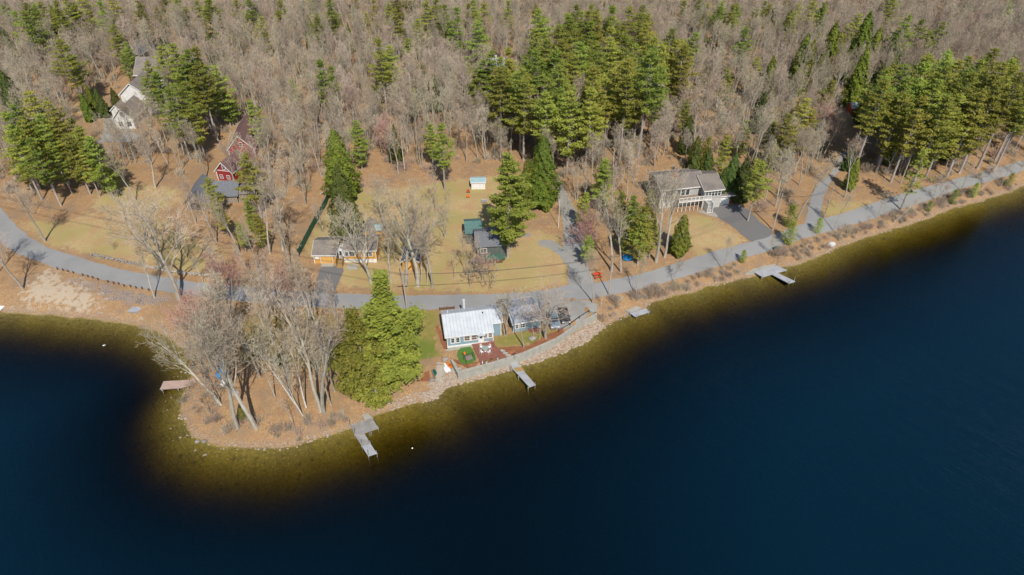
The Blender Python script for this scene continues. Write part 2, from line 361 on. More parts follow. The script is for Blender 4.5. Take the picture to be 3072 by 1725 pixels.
def mth(op, a, b):
    x = N.new('ShaderNodeMath'); x.operation = op
    for i, v in ((0,a),(1,b)):
        if isinstance(v, (int,float)): x.inputs[i].default_value = v
        else: Lk.new(v, x.inputs[i])
    return x.outputs[0]
def attr(nm):
    a = N.new('ShaderNodeAttribute'); a.attribute_name = nm; return a.outputs['Fac']
n_f = noise(5.5, 6, .7); n_m = noise(.9, 5, .6); n_l = noise(.09, 4); n_x = noise(2.2, 4, .6)
litter = mixc(rng(n_f,.36,.62), (.23,.145,.075), (.52,.335,.175))
litter = mixc(rng(n_m,.45,.70), litter, (.33,.185,.10))
litter = mixc(rng(n_l,.50,.72,0,.7), litter, (.27,.175,.085))
litter = mixc(rng(n_x,.56,.70,0,.7), litter, (.20,.15,.09)); litter = mixc(rng(noise(.25,4,.6),.48,.66,0,.75), litter, (.27,.19,.125))
def zonemix(base, nm, colr, k=.75):
    f = mth('ADD', attr(nm), mth('MULTIPLY', mth('SUBTRACT', n_m, .5), k*2.2)); f = mth('MULTIPLY', rng(f,.35,.65), rng(attr(nm), 0, .12))
    return mixc(f, base, colr)
dry = mixc(rng(n_x,.35,.65), (.50,.37,.19), (.40,.30,.145)); dry = mixc(rng(n_l,.40,.62), dry, (.36,.30,.12)); dry = mixc(rng(n_f,.56,.75,0,.8), dry, (.42,.29,.13))
dry = mixc(rng(noise(.35,4,.7),.47,.62,0,.75), dry, (.42,.265,.14))
grn = mixc(rng(n_m,.35,.65), (.20,.20,.045), (.30,.24,.08)); grn = mixc(rng(n_l,.45,.6), grn, (.15,.19,.035))
olv = mixc(rng(n_m,.35,.65), (.21,.17,.06), (.29,.20,.09))
snd = mixc(rng(n_m,.3,.7), (.52,.43,.32), (.45,.36,.26))
rck = mixc(rng(n_f,.42,.56), (.15,.12,.10), (.38,.30,.25))
c = zonemix(litter,'lawn',dry); c = zonemix(c,'green',grn); c = zonemix(c,'olive',olv); c = zonemix(c,'rocky',rck,.9); c = zonemix(c,'sand',snd,1.0)
sh = attr('shore')
edge = mixc(rng(n_f,.40,.58), (.20,.13,.08), (.40,.29,.195))
c = mixc(mth('MULTIPLY', rng(sh, 1.5, .4), rng(n_m,.35,.55)), c, edge)
bed = mixc(rng(noise(1.8,5,.65),.38,.62), (.27,.21,.045), (.19,.15,.035)); bed = mixc(rng(noise(.12,3),.45,.65,0,.5), bed, (.13,.10,.035)); bed = mixc(rng(noise(2.6,4,.7),.56,.66,0,.9), bed, (.40,.31,.12)); bed = mixc(rng(noise(1.1,4,.7),.56,.68,0,.8), bed, (.08,.065,.025))
c = mixc(rng(sh, .15, -.35), c, bed)
Lk.new(c, B.inputs['Base Color'])
bp = N.new('ShaderNodeBump'); bp.inputs['Distance'].default_value = .09; bp.inputs['Strength'].default_value = 1; Lk.new(n_f, bp.inputs['Height']); Lk.new(bp.outputs[0], B.inputs['Normal'])
me.materials.append(gm)
go = bpy.data.objects.new('ground', me); COL.objects.link(go); tag(go, 'leaf litter, dry lawns and sandy shore', kind='structure')
# ------------------------------------------------------------------ lake: a closed body of brown-tinted water over the lake bed
wx = np.concatenate([[-3700,-1500,-700,-350],np.arange(-250,300,6.),[400,800,1600,3700]]); wy = np.concatenate([[-2900,-1200,-500,-200,-90],np.arange(-50,200,6.),[300,600,1500,3800]])
WX, WY = np.meshgrid(wx, wy); wdep = -ground(WX.ravel(), WY.ravel()); wb = MB(); wn_, wm_ = len(wx), len(wy)
wb.v = [(a,b,0.0) for a, b in zip(WX.ravel(), WY.ravel())]+[(-3700,-2900,-16.5),(3700,-2900,-16.5),(3700,3800,-16.5),(-3700,3800,-16.5)]
wb.f = [(j*wn_+i, j*wn_+i+1, (j+1)*wn_+i+1, (j+1)*wn_+i) for j in range(wm_-1) for i in range(wn_-1)]; nb_ = wn_*wm_
wb.f += [(nb_+3,nb_+2,nb_+1,nb_)]+[tuple([nb_,nb_+1]+[i for i in range(wn_-1,-1,-1)]), tuple([nb_+1,nb_+2]+[(j+1)*wn_-1 for j in range(wm_-1,-1,-1)]), tuple([nb_+2,nb_+3]+[(wm_-1)*wn_+i for i in range(wn_)]), tuple([nb_+3,nb_]+[j*wn_ for j in range(wm_)])]
wb.m = [0]*len(wb.f)
wm = bpy.data.materials.new('lake_water'); wm.use_nodes = True; N = wm.node_tree.nodes; Lk = wm.node_tree.links
N.remove(N['Principled BSDF']); out = N['Material Output']; tc = N.new('ShaderNodeTexCoord')
tr = N.new('ShaderNodeBsdfTransparent'); tr.inputs[0].default_value = (.97,.98,.97,1)
gl = N.new('ShaderNodeBsdfGlossy'); gl.inputs['Roughness'].default_value = .06; gl.inputs['Color'].default_value = (.92,.97,1,1)
fr = N.new('ShaderNodeFresnel'); fr.inputs[0].default_value = 1.34
mp = N.new('ShaderNodeMapping'); mp.vector_type = 'TEXTURE'; mp.inputs['Rotation'].default_value = (0,0,math.radians(-50)); mp.inputs['Scale'].default_value = (4.5,.55,1); Lk.new(tc.outputs['Object'], mp.inputs[0])
w1 = noise(1.3, 4, .55, mp.outputs[0]); w2 = noise(.22, 3, .5, mp.outputs[0]); w3 = noise(.012, 2, .5)
hgt = mth('ADD', mth('MULTIPLY', w1, .15), mth('MULTIPLY', w2, .14))
bp = N.new('ShaderNodeBump'); bp.inputs['Distance'].default_value = 1.0; Lk.new(hgt, bp.inputs['Height']); Lk.new(rng(w3,.4,.6,.35,.9), bp.inputs['Strength'])
Lk.new(bp.outputs[0], gl.inputs['Normal']); Lk.new(bp.outputs[0], fr.inputs['Normal'])
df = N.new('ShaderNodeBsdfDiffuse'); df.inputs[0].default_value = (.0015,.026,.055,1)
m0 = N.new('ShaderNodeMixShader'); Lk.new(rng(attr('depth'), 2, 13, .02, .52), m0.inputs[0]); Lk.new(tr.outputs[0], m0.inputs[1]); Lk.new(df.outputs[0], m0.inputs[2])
m1 = N.new('ShaderNodeMixShader'); Lk.new(fr.outputs[0], m1.inputs[0]); Lk.new(m0.outputs[0], m1.inputs[1]); Lk.new(gl.outputs[0], m1.inputs[2]); Lk.new(m1.outputs[0], out.inputs[0])
va = N.new('ShaderNodeVolumeAbsorption'); va.inputs[0].default_value = (.60,.56,.18,1); va.inputs[1].default_value = 1.25; Lk.new(va.outputs[0], out.inputs[1])
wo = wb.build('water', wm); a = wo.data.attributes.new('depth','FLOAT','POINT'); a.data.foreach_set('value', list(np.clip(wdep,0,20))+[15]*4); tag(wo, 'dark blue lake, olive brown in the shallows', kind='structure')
# ------------------------------------------------------------------ sheets that follow the ground
def sheet(name, pts, off, m, grid=1.4, jit=.12, flat=None, seed=1, kind='structure', label=None):
    rnd = random.Random(seed); bd = []
    for i in range(len(pts)):
        a, b = pts[i], pts[(i+1)%len(pts)]; L = math.dist(a[:2], b[:2]); n = max(1, int(L/1.1))
        for k in range(n):
            t = k/n; bd.append((a[0]+(b[0]-a[0])*t+rnd.uniform(-jit,jit), a[1]+(b[1]-a[1])*t+rnd.uniform(-jit,jit)))
    A = np.array(bd); xs = np.arange(A[:,0].min(), A[:,0].max(), grid); ys = np.arange(A[:,1].min(), A[:,1].max(), grid)
    X, Y = np.meshgrid(xs, ys); X = X.ravel(); Y = Y.ravel()
    k = inside(X, Y, A) & (pdist(X, Y, A, True) > .5)
    vs = [Vector(p) for p in bd]+[Vector((x,y)) for x, y in zip(X[k], Y[k])]
    n = len(bd); r = delaunay_2d_cdt(vs, [(i,(i+1)%n) for i in range(n)], [tuple(range(n))], 1, 1e-4)
    V = np.array([(v.x,v.y) for v in r[0]]); Z = ground(V[:,0], V[:,1])+off if flat is None else np.full(len(V), flat)
    if flat is None: Z = np.maximum(Z, off)
    mb = MB(); mb.v = [(x,y,z) for (x,y),z in zip(V,Z)]; mb.f = [tuple(f) for f in r[2]]
    o = mb.build(name, m, smooth=True)
    if kind: tag(o, label, kind=kind)
    return o
def strip(name, c_up, c_lo, off, m, label, axis_=0, step=12, seed=2):
    """road between two traced edges (photo pixels)"""
    u = np.array(sorted(c_up, key=lambda p: p[axis_])); l = np.array(sorted(c_lo, key=lambda p: p[axis_]))
    t = np.arange(max(u[0][axis_], l[0][axis_]), min(u[-1][axis_], l[-1][axis_]), step); o_ = 1-axis_
    U = np.interp(t, u[:,axis_], u[:,o_]); Lw = np.interp(t, l[:,axis_], l[:,o_])
    pu = [(a,b) if axis_==0 else (b,a) for a, b in zip(t, U)]; pl = [(a,b) if axis_==0 else (b,a) for a, b in zip(t, Lw)]
    return sheet(name, [G(p)[:2] for p in pu+pl[::-1]], off, m, 1.2, .16, seed=seed, label=label)
up = [(-420,330),(-200,520)]+[q('L1',*p) for p in [(0,490),(100,610),(250,755),(420,845),(600,905),(760,955),(1000,1025),(1250,1075),(1500,1115),(1700,1150),(2221,1192)]]+[q('L2',*p) for p in [(300,1225),(700,1247),(1300,1264),(2100,1250)]]+[q('L3',*p) for p in [(80,1240),(300,1215),(480,1172),(700,1160),(850,1130),(1080,1085),(1300,1020),(1500,960),(1750,880),(1950,830),(2221,755)]]+[q('L4',*p) for p in [(160,690),(310,640),(480,592),(640,555),(900,465),(1150,380),(1400,310),(1700,230),(2000,150),(2221,92)]]+[(3300,405),(3600,310)]
lo = [(-420,560),(-200,640)]+[q('L1',*p) for p in [(0,800),(120,890),(280,950),(420,1005),(640,1063),(860,1118),(1100,1173),(1290,1212),(1500,1240),(1700,1270),(1950,1305),(2221,1335)]]+[q('L2',*p) for p in [(400,1365),(780,1385),(1300,1386),(1560,1384),(1800,1378)]]+[q('L3',*p) for p in [(-300,1384),(100,1375),(500,1300),(700,1290),(900,1250),(1050,1225),(1300,1160),(1400,1130),(1600,1070),(1800,1010),(2000,945),(2221,880)]]+[q('L4',*p) for p in [(150,830),(300,770),(500,720),(700,660),(900,600),(1100,530),(1300,470),(1500,400),(1700,330),(2000,250),(2221,180)]]+[(3300,450),(3600,350)]
strip('road', up, lo, .05, M['asphalt'], 'grey paved lakeside road')
strip('gravel_lane', [q('L3',*p) for p in [(330,230),(372,290),(400,430),(430,560),(448,700),(440,850),(468,950),(480,1030),(492,1200)]], [q('L3',*p) for p in [(380,230),(425,280),(500,420),(580,560),(610,700),(630,850),(662,1000),(700,1100),(722,1200)]], .035, M['gravel'], 'grey gravel lane running uphill from the road beside the tall cedar', 1, 8)
strip('wooded_lane', [q('L4',*p) for p in [(640,20),(600,100),(540,200),(462,270),(400,360),(362,450),(340,540),(305,700)]], [q('L4',*p) for p in [(730,20),(690,100),(610,190),(540,290),(492,400),(462,470),(460,540),(500,700)]], .035, M['asphalt'], 'paved lane curving up into the pines on the right', 1, 8)
strip('garage_driveway', [q('L2',*p) for p in [(570,1008),(545,1060),(520,1140),(480,1250)]], [q('L2',*p) for p in [(752,1008),(756,1060),(720,1130),(680,1250)]], .035, M['asphalt_dark'], 'dark asphalt driveway in front of the yellow garage', 1, 8)
def area(name, c, pts, off, m, label, **k): return sheet(name, [g(c,*p)[:2] for p in pts], off, m, label=label, **k)
area('ranch_driveway','L3',[(1725,500),(1800,478),(1980,470),(2060,530),(2150,620),(2260,700),(2240,765),(2080,800),(2010,750),(1900,652),(1790,590),(1730,530)], .035, M['asphalt_dark'], 'asphalt driveway sloping down from the brick garage')
area('curved_drive','L3',[(225,795),(270,778),(340,782),(400,812),(450,860),(475,960),(470,1000),(440,950),(380,890),(320,850),(250,835)], .03, M['gravel'], 'gravel drive curving off the lane behind the big pine')
area('curved_drive','L3',[(10,730),(80,722),(165,726),(160,748),(60,752)], .03, M['gravel'], 'short piece of gravel drive behind the big pine')
area('hill_driveway','K1',[(690,985),(880,955),(1030,935),(1095,1090),(1210,1185),(1170,1230),(880,1235),(820,1260),(900,1150),(900,1010),(760,1012)], .035, M['gravel'], 'grey driveway beside the white hillside house')
area('parking_area','Fc',[(400,130),(1000,90),(1500,115),(1950,150),(2110,215),(2120,395),(2010,425),(1700,640),(1390,830),(1260,720),(950,560),(700,420)], .05, M['gravel'], 'gravel parking area between the road and the retaining wall')
area('boat_landing','Hc',[(690,560),(870,560),(1040,610),(1180,740),(1265,900),(1270,960),(1130,1080),(990,1180),(720,1195),(640,1085),(655,760)], .03, M['gravel2'], 'tan gravel landing where the kayaks lie')
area('mulch_bed','E',[(400,1200),(600,1320),(800,1420),(1000,1330),(1520,1200),(1650,1170),(2050,995),(2450,835),(2600,760),(2560,690),(2250,740),(1900,950),(1350,985),(1240,1000),(1100,1180),(900,1260),(700,1290),(560,1240)], .03, M['mulch'], 'brown bark mulch along the top of the retaining wall', flat=TZ+.035)
area('mulch_bed','E',[(105,560),(150,550),(250,760),(345,1010),(270,1030),(180,800)], .03, M['mulch'], 'strip of bark mulch beside the left wall of the blue cottage')
area('mulch_bed','Hc',[(170,1115),(330,830),(460,800),(500,1090)], .03, M['mulch'], 'small mulch bed left of the green canoe')
area('artificial_turf','E',[(590,1000),(690,980),(785,970),(850,1080),(890,1160),(880,1225),(800,1290),(700,1312),(620,1300),(560,1240),(525,1140),(540,1050)], .06, M['turf'], 'bright green lawn patch beside the red deck', jit=.04, flat=TZ+.06)
area('concrete_pad','Y',[(860,1050),(1045,1045),(1040,1140),(840,1145)], .05, M['concrete'], 'concrete slab before the yellow cottage', jit=0)
area('concrete_pad','Y',[(395,1028),(600,1028),(605,1085),(385,1090)], .05, M['concrete'], 'concrete apron before the yellow garage', jit=0)
area('walkway','R',[(1210,845),(1450,840),(1560,880),(1640,950),(1600,985),(1400,930),(1300,900)], .04, M['gravel2'], 'pale walkway below the deck stairs of the ranch house')
# ------------------------------------------------------------------ tree makers
def rvec(r): 
    while True:
        v = Vector((r.uniform(-1,1), r.uniform(-1,1), r.uniform(-1,1)))
        if .05 < v.length < 1: return v.normalized()
def gen_bare(seed, H, rad, fork=.4, spread=45, n1=10, n2=7, n3=6, n4=6, l1=.42, lean=0, up=.12, tw=.018, stems=1, wig=.1):
    r = random.Random(seed); T = MB(); K = MB()
    def ribbon(a, b, w):
        d = (b-a); s = d.cross(rvec(r)); s = s.normalized()*w
        K.add([a-s, a+s, b+s*.35, b-s*.35], [(0,1,2,3)])
    def grow(p, d, L, rad, lev):
        ns = (7,5,3,2)[lev]; pts = [p.copy()]; rs = [rad]; dd = d.copy()
        for i in range(ns):
            dd = (dd+rvec(r)*wig*(1.0,1.5,1.8,2)[lev]+Vector((0,0,up*(0.3,1,.7,.4)[lev]))).normalized()
            p = p+dd*(L/ns); pts.append(p.copy()); rs.append(rad*(1-(i+1)/ns*(.80 if lev == 0 else .82)))
        if lev == 0: T.tube(pts, rs, 7)
        elif lev == 1: T.tube(pts, rs, 5, cap=False)
        elif lev == 2: K.tube(pts, rs, 3, cap=False)
        else:
            K.tube(pts, [max(x, .016) for x in rs], 3, cap=False)
        nc = (n1,n2,n3,n4)[lev]; t0 = (fork,.22,.2,.15)[lev]; ang0 = r.uniform(0, 6.28)
        for c in range(nc):
            t = t0+(1-t0)*(c+r.uniform(.2,.8))/nc; k = t*ns; i = min(int(k), ns-1); q_ = pts[i].lerp(pts[i+1], k-i); rd = rs[i]*(1-(k-i))+rs[i+1]*(k-i)
            ax = (pts[i+1]-pts[i]).normalized(); u = ax.cross(Vector((0,0,1)) if abs(ax.z) < .95 else Vector((1,0,0))).normalized()
            u = Matrix.Rotation(ang0+c*2.4+r.uniform(-.4,.4), 3, ax) @ u
            a = math.radians(r.uniform(.65,1.2)*(spread*(1.15-.45*t) if lev == 0 else (42,40,38)[min(lev,3)-1]))
            nd = (ax*math.cos(a)+u*math.sin(a)).normalized()
            if lev == 0: cl = H*l1*r.uniform(.7,1.1)*(1.12-.62*(t-t0)/(1-t0))
            elif lev == 1: cl = L*.50*r.uniform(.6,1.15)*(1.1-.5*t)
            elif lev == 2: cl = L*.52*r.uniform(.6,1.15)*(1.1-.4*t)
            if lev == 3:
                cl = L*.62*r.uniform(.6,1.2); e = q_+(nd+Vector((0,0,.15))).normalized()*cl; ribbon(q_, e, tw); continue
            grow(q_, nd, cl, rd*(.52,.56,.6)[lev], lev+1)
    for s in range(stems):
        a = 6.28*s/stems+r.uniform(0,1); off = .16 if stems > 1 else 0
        d = Vector((math.cos(a)*off+lean, math.sin(a)*off, 1)).normalized()
        grow(Vector((math.cos(a)*off*2, math.sin(a)*off*2, -.3)), d, H*(.80 if stems == 1 else r.uniform(.62,.80)), rad*(1 if stems == 1 else .7), 0)
    return T, K
def tuft(K, c, r, n, sx, sz, s0, s1, flat=.55):
    for _ in range(n):
        p = Vector((c.x+r.gauss(0,sx), c.y+r.gauss(0,sx), c.z+r.gauss(0,sz))); nn = (rvec(r)*(1-flat)+Vector((0,0,flat))).normalized()
        u = nn.cross(rvec(r)).normalized(); w = nn.cross(u); s = r.uniform(s0,s1)
        K.add([p-u*s*.5-w*s*.35, p+u*s*.5-w*s*.30, p+w*s*.75], [(0,1,2)])
def gen_pine(seed, H, base=.35, R=4.2, dens=1.0, step=.85, droop=0.0, ragged=.35, clumps=2.3, s0=.24, s1=.46, pwr=.85):
    r = random.Random(seed); T = MB(); K = MB()
    pts = [Vector((r.uniform(-.12,.12)*i*.4, r.uniform(-.12,.12)*i*.4, -.3+(H+.3)*i/7)) for i in range(8)]; rad = .012*H+.05
    T.tube(pts, [rad*(1-.93*i/7) for i in range(8)], 7)
    def axis_at(z):
        k = min(max((z+.3)/(H+.3)*7, 0), 6.999); i = int(k); return pts[i].lerp(pts[i+1], k-i)
    for z in np.arange(max(1.5, H*(base-.14)), H*base, 1.1):   # dead stubs below the crown
        for _ in range(2):
            a = r.uniform(0,6.28); L = r.uniform(.6,2.2); o = axis_at(z); T.tube([o, o+Vector((math.cos(a)*L, math.sin(a)*L, r.uniform(-.1,.4)))], [.04,.015], 3, cap=False)
    z = H*base; lop = r.uniform(0,6.28)
    while z < H-.5:
        t = (z-H*base)/(H*(1-base)); prof = (math.sin(min(t*3.2+.35, 1.57)))*(1-t**1.5)**pwr
        nb = r.choice((4,5,5,6)); a0 = r.uniform(0,6.28)
        for b in range(nb):
            a = a0+6.28*b/nb+r.uniform(-.25,.25); L = R*prof*r.uniform(1-ragged*1.4, 1.2)*(1+.18*math.cos(a-lop))
            if L < .45: L = .45
            if r.random() < .10*(1-t): continue
            o = axis_at(z); rise = (.12+.5*t)*L*r.uniform(.5,1.2)-droop*L
            e = o+Vector((math.cos(a)*L, math.sin(a)*L, rise)); m = o.lerp(e,.5)+Vector((0,0,-.04*L)); K2 = [o, m, e]
            T.tube(K2, [.05+.008*L,.035,.012], 3, cap=False)
            nc = max(2, int(L*clumps*dens))
            for c in range(nc):
                s = .28+.75*(c+r.random())/nc; p = o.lerp(e, s) if s < 1 else e; side = r.gauss(0,.16)*L*min(1, 1.4-s)
                p = p+Vector((-math.sin(a)*side, math.cos(a)*side, .12+r.uniform(-.08,.14)))
                tuft(K, p, r, int(14*dens), .38, .075, s0, s1, .62)
        z += step*r.uniform(.75,1.25)*(1 if t < .8 else .7)
    tuft(K, Vector((pts[-1].x, pts[-1].y, H-.2)), r, 22, .18, .35, .2, .4, .1)
    return T, K
def gen_cone(seed, H, R, n=6500, pw=.8, s0=.22, s1=.42, base=.03):
    r = random.Random(seed); T = MB(); K = MB()
    T.tube([(0,0,-.3),(0,0,H*.5),(0,0,H*.96)], [.02*H,.01*H,.02], 6)
    ph = [r.uniform(0,6.28) for _ in range(8)]
    def env(a, t):
        w = .95+.19*math.sin(3*a+ph[0]+t*9)+.15*math.sin(5*a+ph[1]-t*17)+.13*math.sin(8*a+ph[2]+t*31)+.07*math.sin(13*a+ph[3]-t*47)
        return R*w*(1-t)**pw*min(1, .62+t*3)
    for i in range(n):
        t = 1-math.sqrt(r.random()*.995+.002) if r.random() < .85 else r.random(); z = H*(base+(1-base)*t); a = r.uniform(0,6.28)
        rr = env(a, t)*(1-abs(r.gauss(0,.12))); p = Vector((rr*math.cos(a), rr*math.sin(a), z+.3*math.sin(a*6+z*3)))
        nn = (Vector((math.cos(a), math.sin(a), .75))+rvec(r)*.75).normalized(); u = nn.cross(rvec(r)).normalized(); w = nn.cross(u); s = r.uniform(s0,s1)
        K.add([p-u*s*.5-w*s*.35, p+u*s*.5-w*s*.3, p+w*s*.8], [(0,1,2)])
    return T, K
def gen_bush(seed, R, Hh, n=60, m=9):
    r = random.Random(seed); K = MB()
    for _ in range(n):
        a = r.uniform(0,6.28); b = r.uniform(.1,1.25); L = r.uniform(.6,1.05); o = Vector((r.gauss(0,R*.25), r.gauss(0,R*.25), 0))
        e = o+Vector((math.cos(a)*math.sin(b)*R*L, math.sin(a)*math.sin(b)*R*L, math.cos(b)*Hh*L*.8+Hh*.2))
        K.tube([o, e], [.022,.010], 3, cap=False)
        for _ in range(m):
            p = o.lerp(e, r.uniform(.3,1)); f = p+(rvec(r)*.7+(e-o).normalized()).normalized()*r.uniform(.2,.6)*R*.5; s = (f-p).cross(rvec(r)).normalized()*.018
            K.add([p-s,p+s,f], [(0,1,2)])
    return K
PROTO = {}
CAT = 'tree'
def proto(key, TK, tm, km, tname='trunk', kname='crown'):
    T, K = TK; PROTO[key] = (T.mesh(key+'_trunk', M[tm]), K.mesh(key+'_crown', M[km]))
for i, (s, H, rd, fk, sp_, st) in enumerate([(11,17,.20,.42,30,1),(12,17,.18,.52,26,1),(13,17,.20,.38,36,1),(14,16,.17,.48,28,1),(15,16,.20,.36,30,2),(16,16,.19,.34,30,3)]):
    proto('maple%d'%i, gen_bare(s, H, rd, fk, sp_, stems=st, n1=9 if st == 1 else 5, n2=6, n3=5, n4=4, l1=.33, up=.26), 'bark', 'twig')
proto('red0', gen_bare(21, 15, .18, .32, 40, l1=.38, up=.22, n4=6), 'bark', 'twigred')
proto('red1', gen_bare(22, 13, .15, .22, 42, stems=3, n1=7, l1=.42, up=.22, n4=6), 'bark', 'twigred2')
proto('tan0', gen_bare(23, 16, .18, .4, 38, l1=.36, up=.2), 'bark', 'twigtan')
proto('tan1', gen_bare(24, 15, .17, .3, 38, stems=2, n1=8, l1=.36, up=.2), 'bark', 'twigtan')
proto('oak0', gen_bare(31, 17, .36, .34, 52, n1=12, n2=7, n3=6, n4=5, l1=.52, up=.16, wig=.16), 'bark', 'twig')
proto('oak1', gen_bare(32, 19, .32, .40, 42, n1=10, n2=7, n3=6, n4=5, l1=.42, up=.2, wig=.14), 'bark', 'twig')
proto('oak2', gen_bare(33, 18, .26, .45, 34, n1=9, n2=7, n3=5, n4=5, l1=.36, up=.22, wig=.12), 'bark', 'twig')
proto('birch0', gen_bare(41, 15, .13, .45, 30, n1=9, n2=6, n3=5, n4=4, l1=.28, up=.15, stems=1), 'birch', 'twigtan')
proto('birch1', gen_bare(42, 15, .14, .42, 30, n1=7, n2=6, n3=5, n4=4, l1=.28, up=.15, stems=2), 'birch', 'twigtan')
proto('sap0', gen_bare(51, 8, .08, .3, 38, n1=8, n2=5, n3=5, n4=3, l1=.38, up=.15, tw=.02), 'bark', 'twig')
proto('sap1', gen_bare(52, 7, .07, .2, 40, n1=6, n2=5, n3=5, n4=3, l1=.42, up=.15, tw=.02, stems=2), 'bark', 'twigred')
proto('thin0', gen_bare(53, 12, .10, .45, 34, n1=7, n2=5, n3=4, n4=3, l1=.26, up=.15), 'bark', 'twig')
for i, (s, H, b, R, rg) in enumerate([(61,22,.36,5.0,.42),(62,24,.45,5.4,.5),(63,20,.25,5.0,.4),(64,18,.12,4.8,.38),(65,23,.35,4.6,.5)]):
    proto('pine%d'%i, gen_pine(s, H, b, R, ragged=rg+.1, step=1.3, dens=1.1, clumps=2.1), 'pinebark', 'pine')
proto('pinebig', gen_pine(71, 29, .04, 8.6, dens=1.45, step=1.35, ragged=.42, clumps=2.6, pwr=1.6), 'pinebark', 'pinebright')
proto('pinemid', gen_pine(75, 18, .06, 5.6, dens=1.2, step=1.0, ragged=.35, clumps=2.6, pwr=1.2), 'pinebark', 'pine')
proto('pinetall', gen_pine(72, 28, .16, 6.2, dens=1.2, step=1.05, ragged=.4, clumps=2.8), 'pinebark', 'pinebright')
proto('pinesparse', gen_pine(73, 12, .3, 2.6, dens=.6, step=1.2, ragged=.5), 'pinebark', 'pinebright')
proto('pineyoung', gen_pine(74, 7, .05, 2.1, dens=.8, step=.55, ragged=.25, s0=.18, s1=.34), 'pinebark', 'pine')
proto('cone0', gen_cone(81, 18, 4.3, 15000, .55), 'pinebark', 'cedar')
proto('cone1', gen_cone(82, 16, 3.5, 8000, .6, .26, .5), 'pinebark', 'hemlock')
proto('cone2', gen_cone(83, 14, 2.6, 6000, .6, .26, .48), 'pinebark', 'cedar')
proto('spruce', gen_cone(84, 9, 1.7, 4000, .95, .2, .4), 'pinebark', 'hemlock')
HT = dict(maple0=17,maple1=17,maple2=17,maple3=16,maple4=16,maple5=16,red0=15,red1=13,tan0=16,tan1=15,oak0=17,oak1=19,oak2=18,birch0=15,birch1=15,sap0=8,sap1=7,thin0=12,
          pine0=22,pine1=24,pine2=20,pine3=18,pine4=23,pinebig=29,pinemid=18,pinetall=28,pinesparse=12,pineyoung=7,cone0=18,cone1=16,cone2=14,spruce=9)
NAME = lambda k: {'ma':'bare_tree','re':'red_maple','ta':'bare_tree','oa':'oak_tree','bi':'birch_tree','sa':'sapling','th':'bare_tree','pi':'pine_tree','co':'conifer_tree','sp':'spruce_tree'}[k[:2]]
def plant(key, x, y, h, label, group=None, z=None, lean=(0,0), wf=1.0, rz=None):
    r = random.Random(int(x*131+y*977)); s = h/HT[key]
    root = empty(NAME(key), (x, y, gz(x, y)-.05 if z is None else z), label=label, cat={'sa':'sapling'}.get(key[:2],'tree'), group=group)
    root.rotation_euler = (Matrix.Rotation(lean[0],3,'Y') @ Matrix.Rotation(lean[1],3,'X') @ Matrix.Rotation(r.uniform(0,6.28) if rz is None else rz,3,'Z')).to_euler(); root.scale = (s*wf, s*wf, s)
    for nm, me in zip(('trunk','crown'), PROTO[key]):
        o = bpy.data.objects.new(nm, me); COL.objects.link(o); o.parent = root
    return root
def scatter(name, protos, pts, label):
    """one uncountable mass: copies of joined prototypes on points, through geometry nodes"""
    pc = bpy.data.collections.new(name+'_kinds')
    for k in protos:
        if isinstance(k, str):
            ms = PROTO[k]; vs = []; fs = []; mi = []; off = 0
            for j, m_ in enumerate(ms):
                v = np.empty(len(m_.vertices)*3, np.float32); m_.vertices.foreach_get('co', v); vs.append(v.reshape(-1,3))
                fs += [tuple(off+i for i in p.vertices) for p in m_.polygons]; mi += [j]*len(m_.polygons); off += len(m_.vertices)
            me = bpy.data.meshes.new(k); me.from_pydata(np.concatenate(vs).tolist(), [], fs)
            for m_ in ms: me.materials.append(m_.materials[0])
            me.polygons.foreach_set('material_index', mi)
        else: me = k
        pc.objects.link(bpy.data.objects.new('kind%02d'%len(pc.objects), me))
    me = bpy.data.meshes.new(name); me.from_pydata([p[:3] for p in pts], [], [])
    for nm, j, ty in (('scl',3,'FLOAT'),('rot',4,'FLOAT'),('idx',5,'INT')):
        a = me.attributes.new(nm, ty, 'POINT'); a.data.foreach_set('value', [p[j] for p in pts])
    o = bpy.data.objects.new(name, me); COL.objects.link(o); tag(o, label, kind='stuff')
    ng = bpy.data.node_groups.new(name, 'GeometryNodeTree'); ng.interface.new_socket('Geometry', in_out='INPUT', socket_type='NodeSocketGeometry'); ng.interface.new_socket('Geometry', in_out='OUTPUT', socket_type='NodeSocketGeometry')
    n = ng.nodes; l = ng.links; gi = n.new('NodeGroupInput'); go_ = n.new('NodeGroupOutput'); ip = n.new('GeometryNodeInstanceOnPoints'); ci = n.new('GeometryNodeCollectionInfo')
    ci.inputs['Collection'].default_value = pc; ci.inputs['Separate Children'].default_value = True; ci.inputs['Reset Children'].default_value = True; ip.inputs['Pick Instance'].default_value = True
    mtp = n.new('GeometryNodeMeshToPoints'); l.new(gi.outputs[0], mtp.inputs[0]); l.new(mtp.outputs[0], ip.inputs['Points']); l.new(ci.outputs[0], ip.inputs['Instance'])
    def na(nm, ty):
        a = n.new('GeometryNodeInputNamedAttribute'); a.data_type = ty; a.inputs[0].default_value = nm; return [s for s in a.outputs if s.enabled][0]
    l.new(na('idx','INT'), ip.inputs['Instance Index']); l.new(na('scl','FLOAT'), ip.inputs['Scale'])
    cx = n.new('ShaderNodeCombineXYZ'); l.new(na('rot','FLOAT'), cx.inputs[2]); l.new(cx.outputs[0], ip.inputs['Rotation'])
    l.new(ip.outputs[0], go_.inputs[0]); md = o.modifiers.new('instances','NODES'); md.node_group = ng
    return o
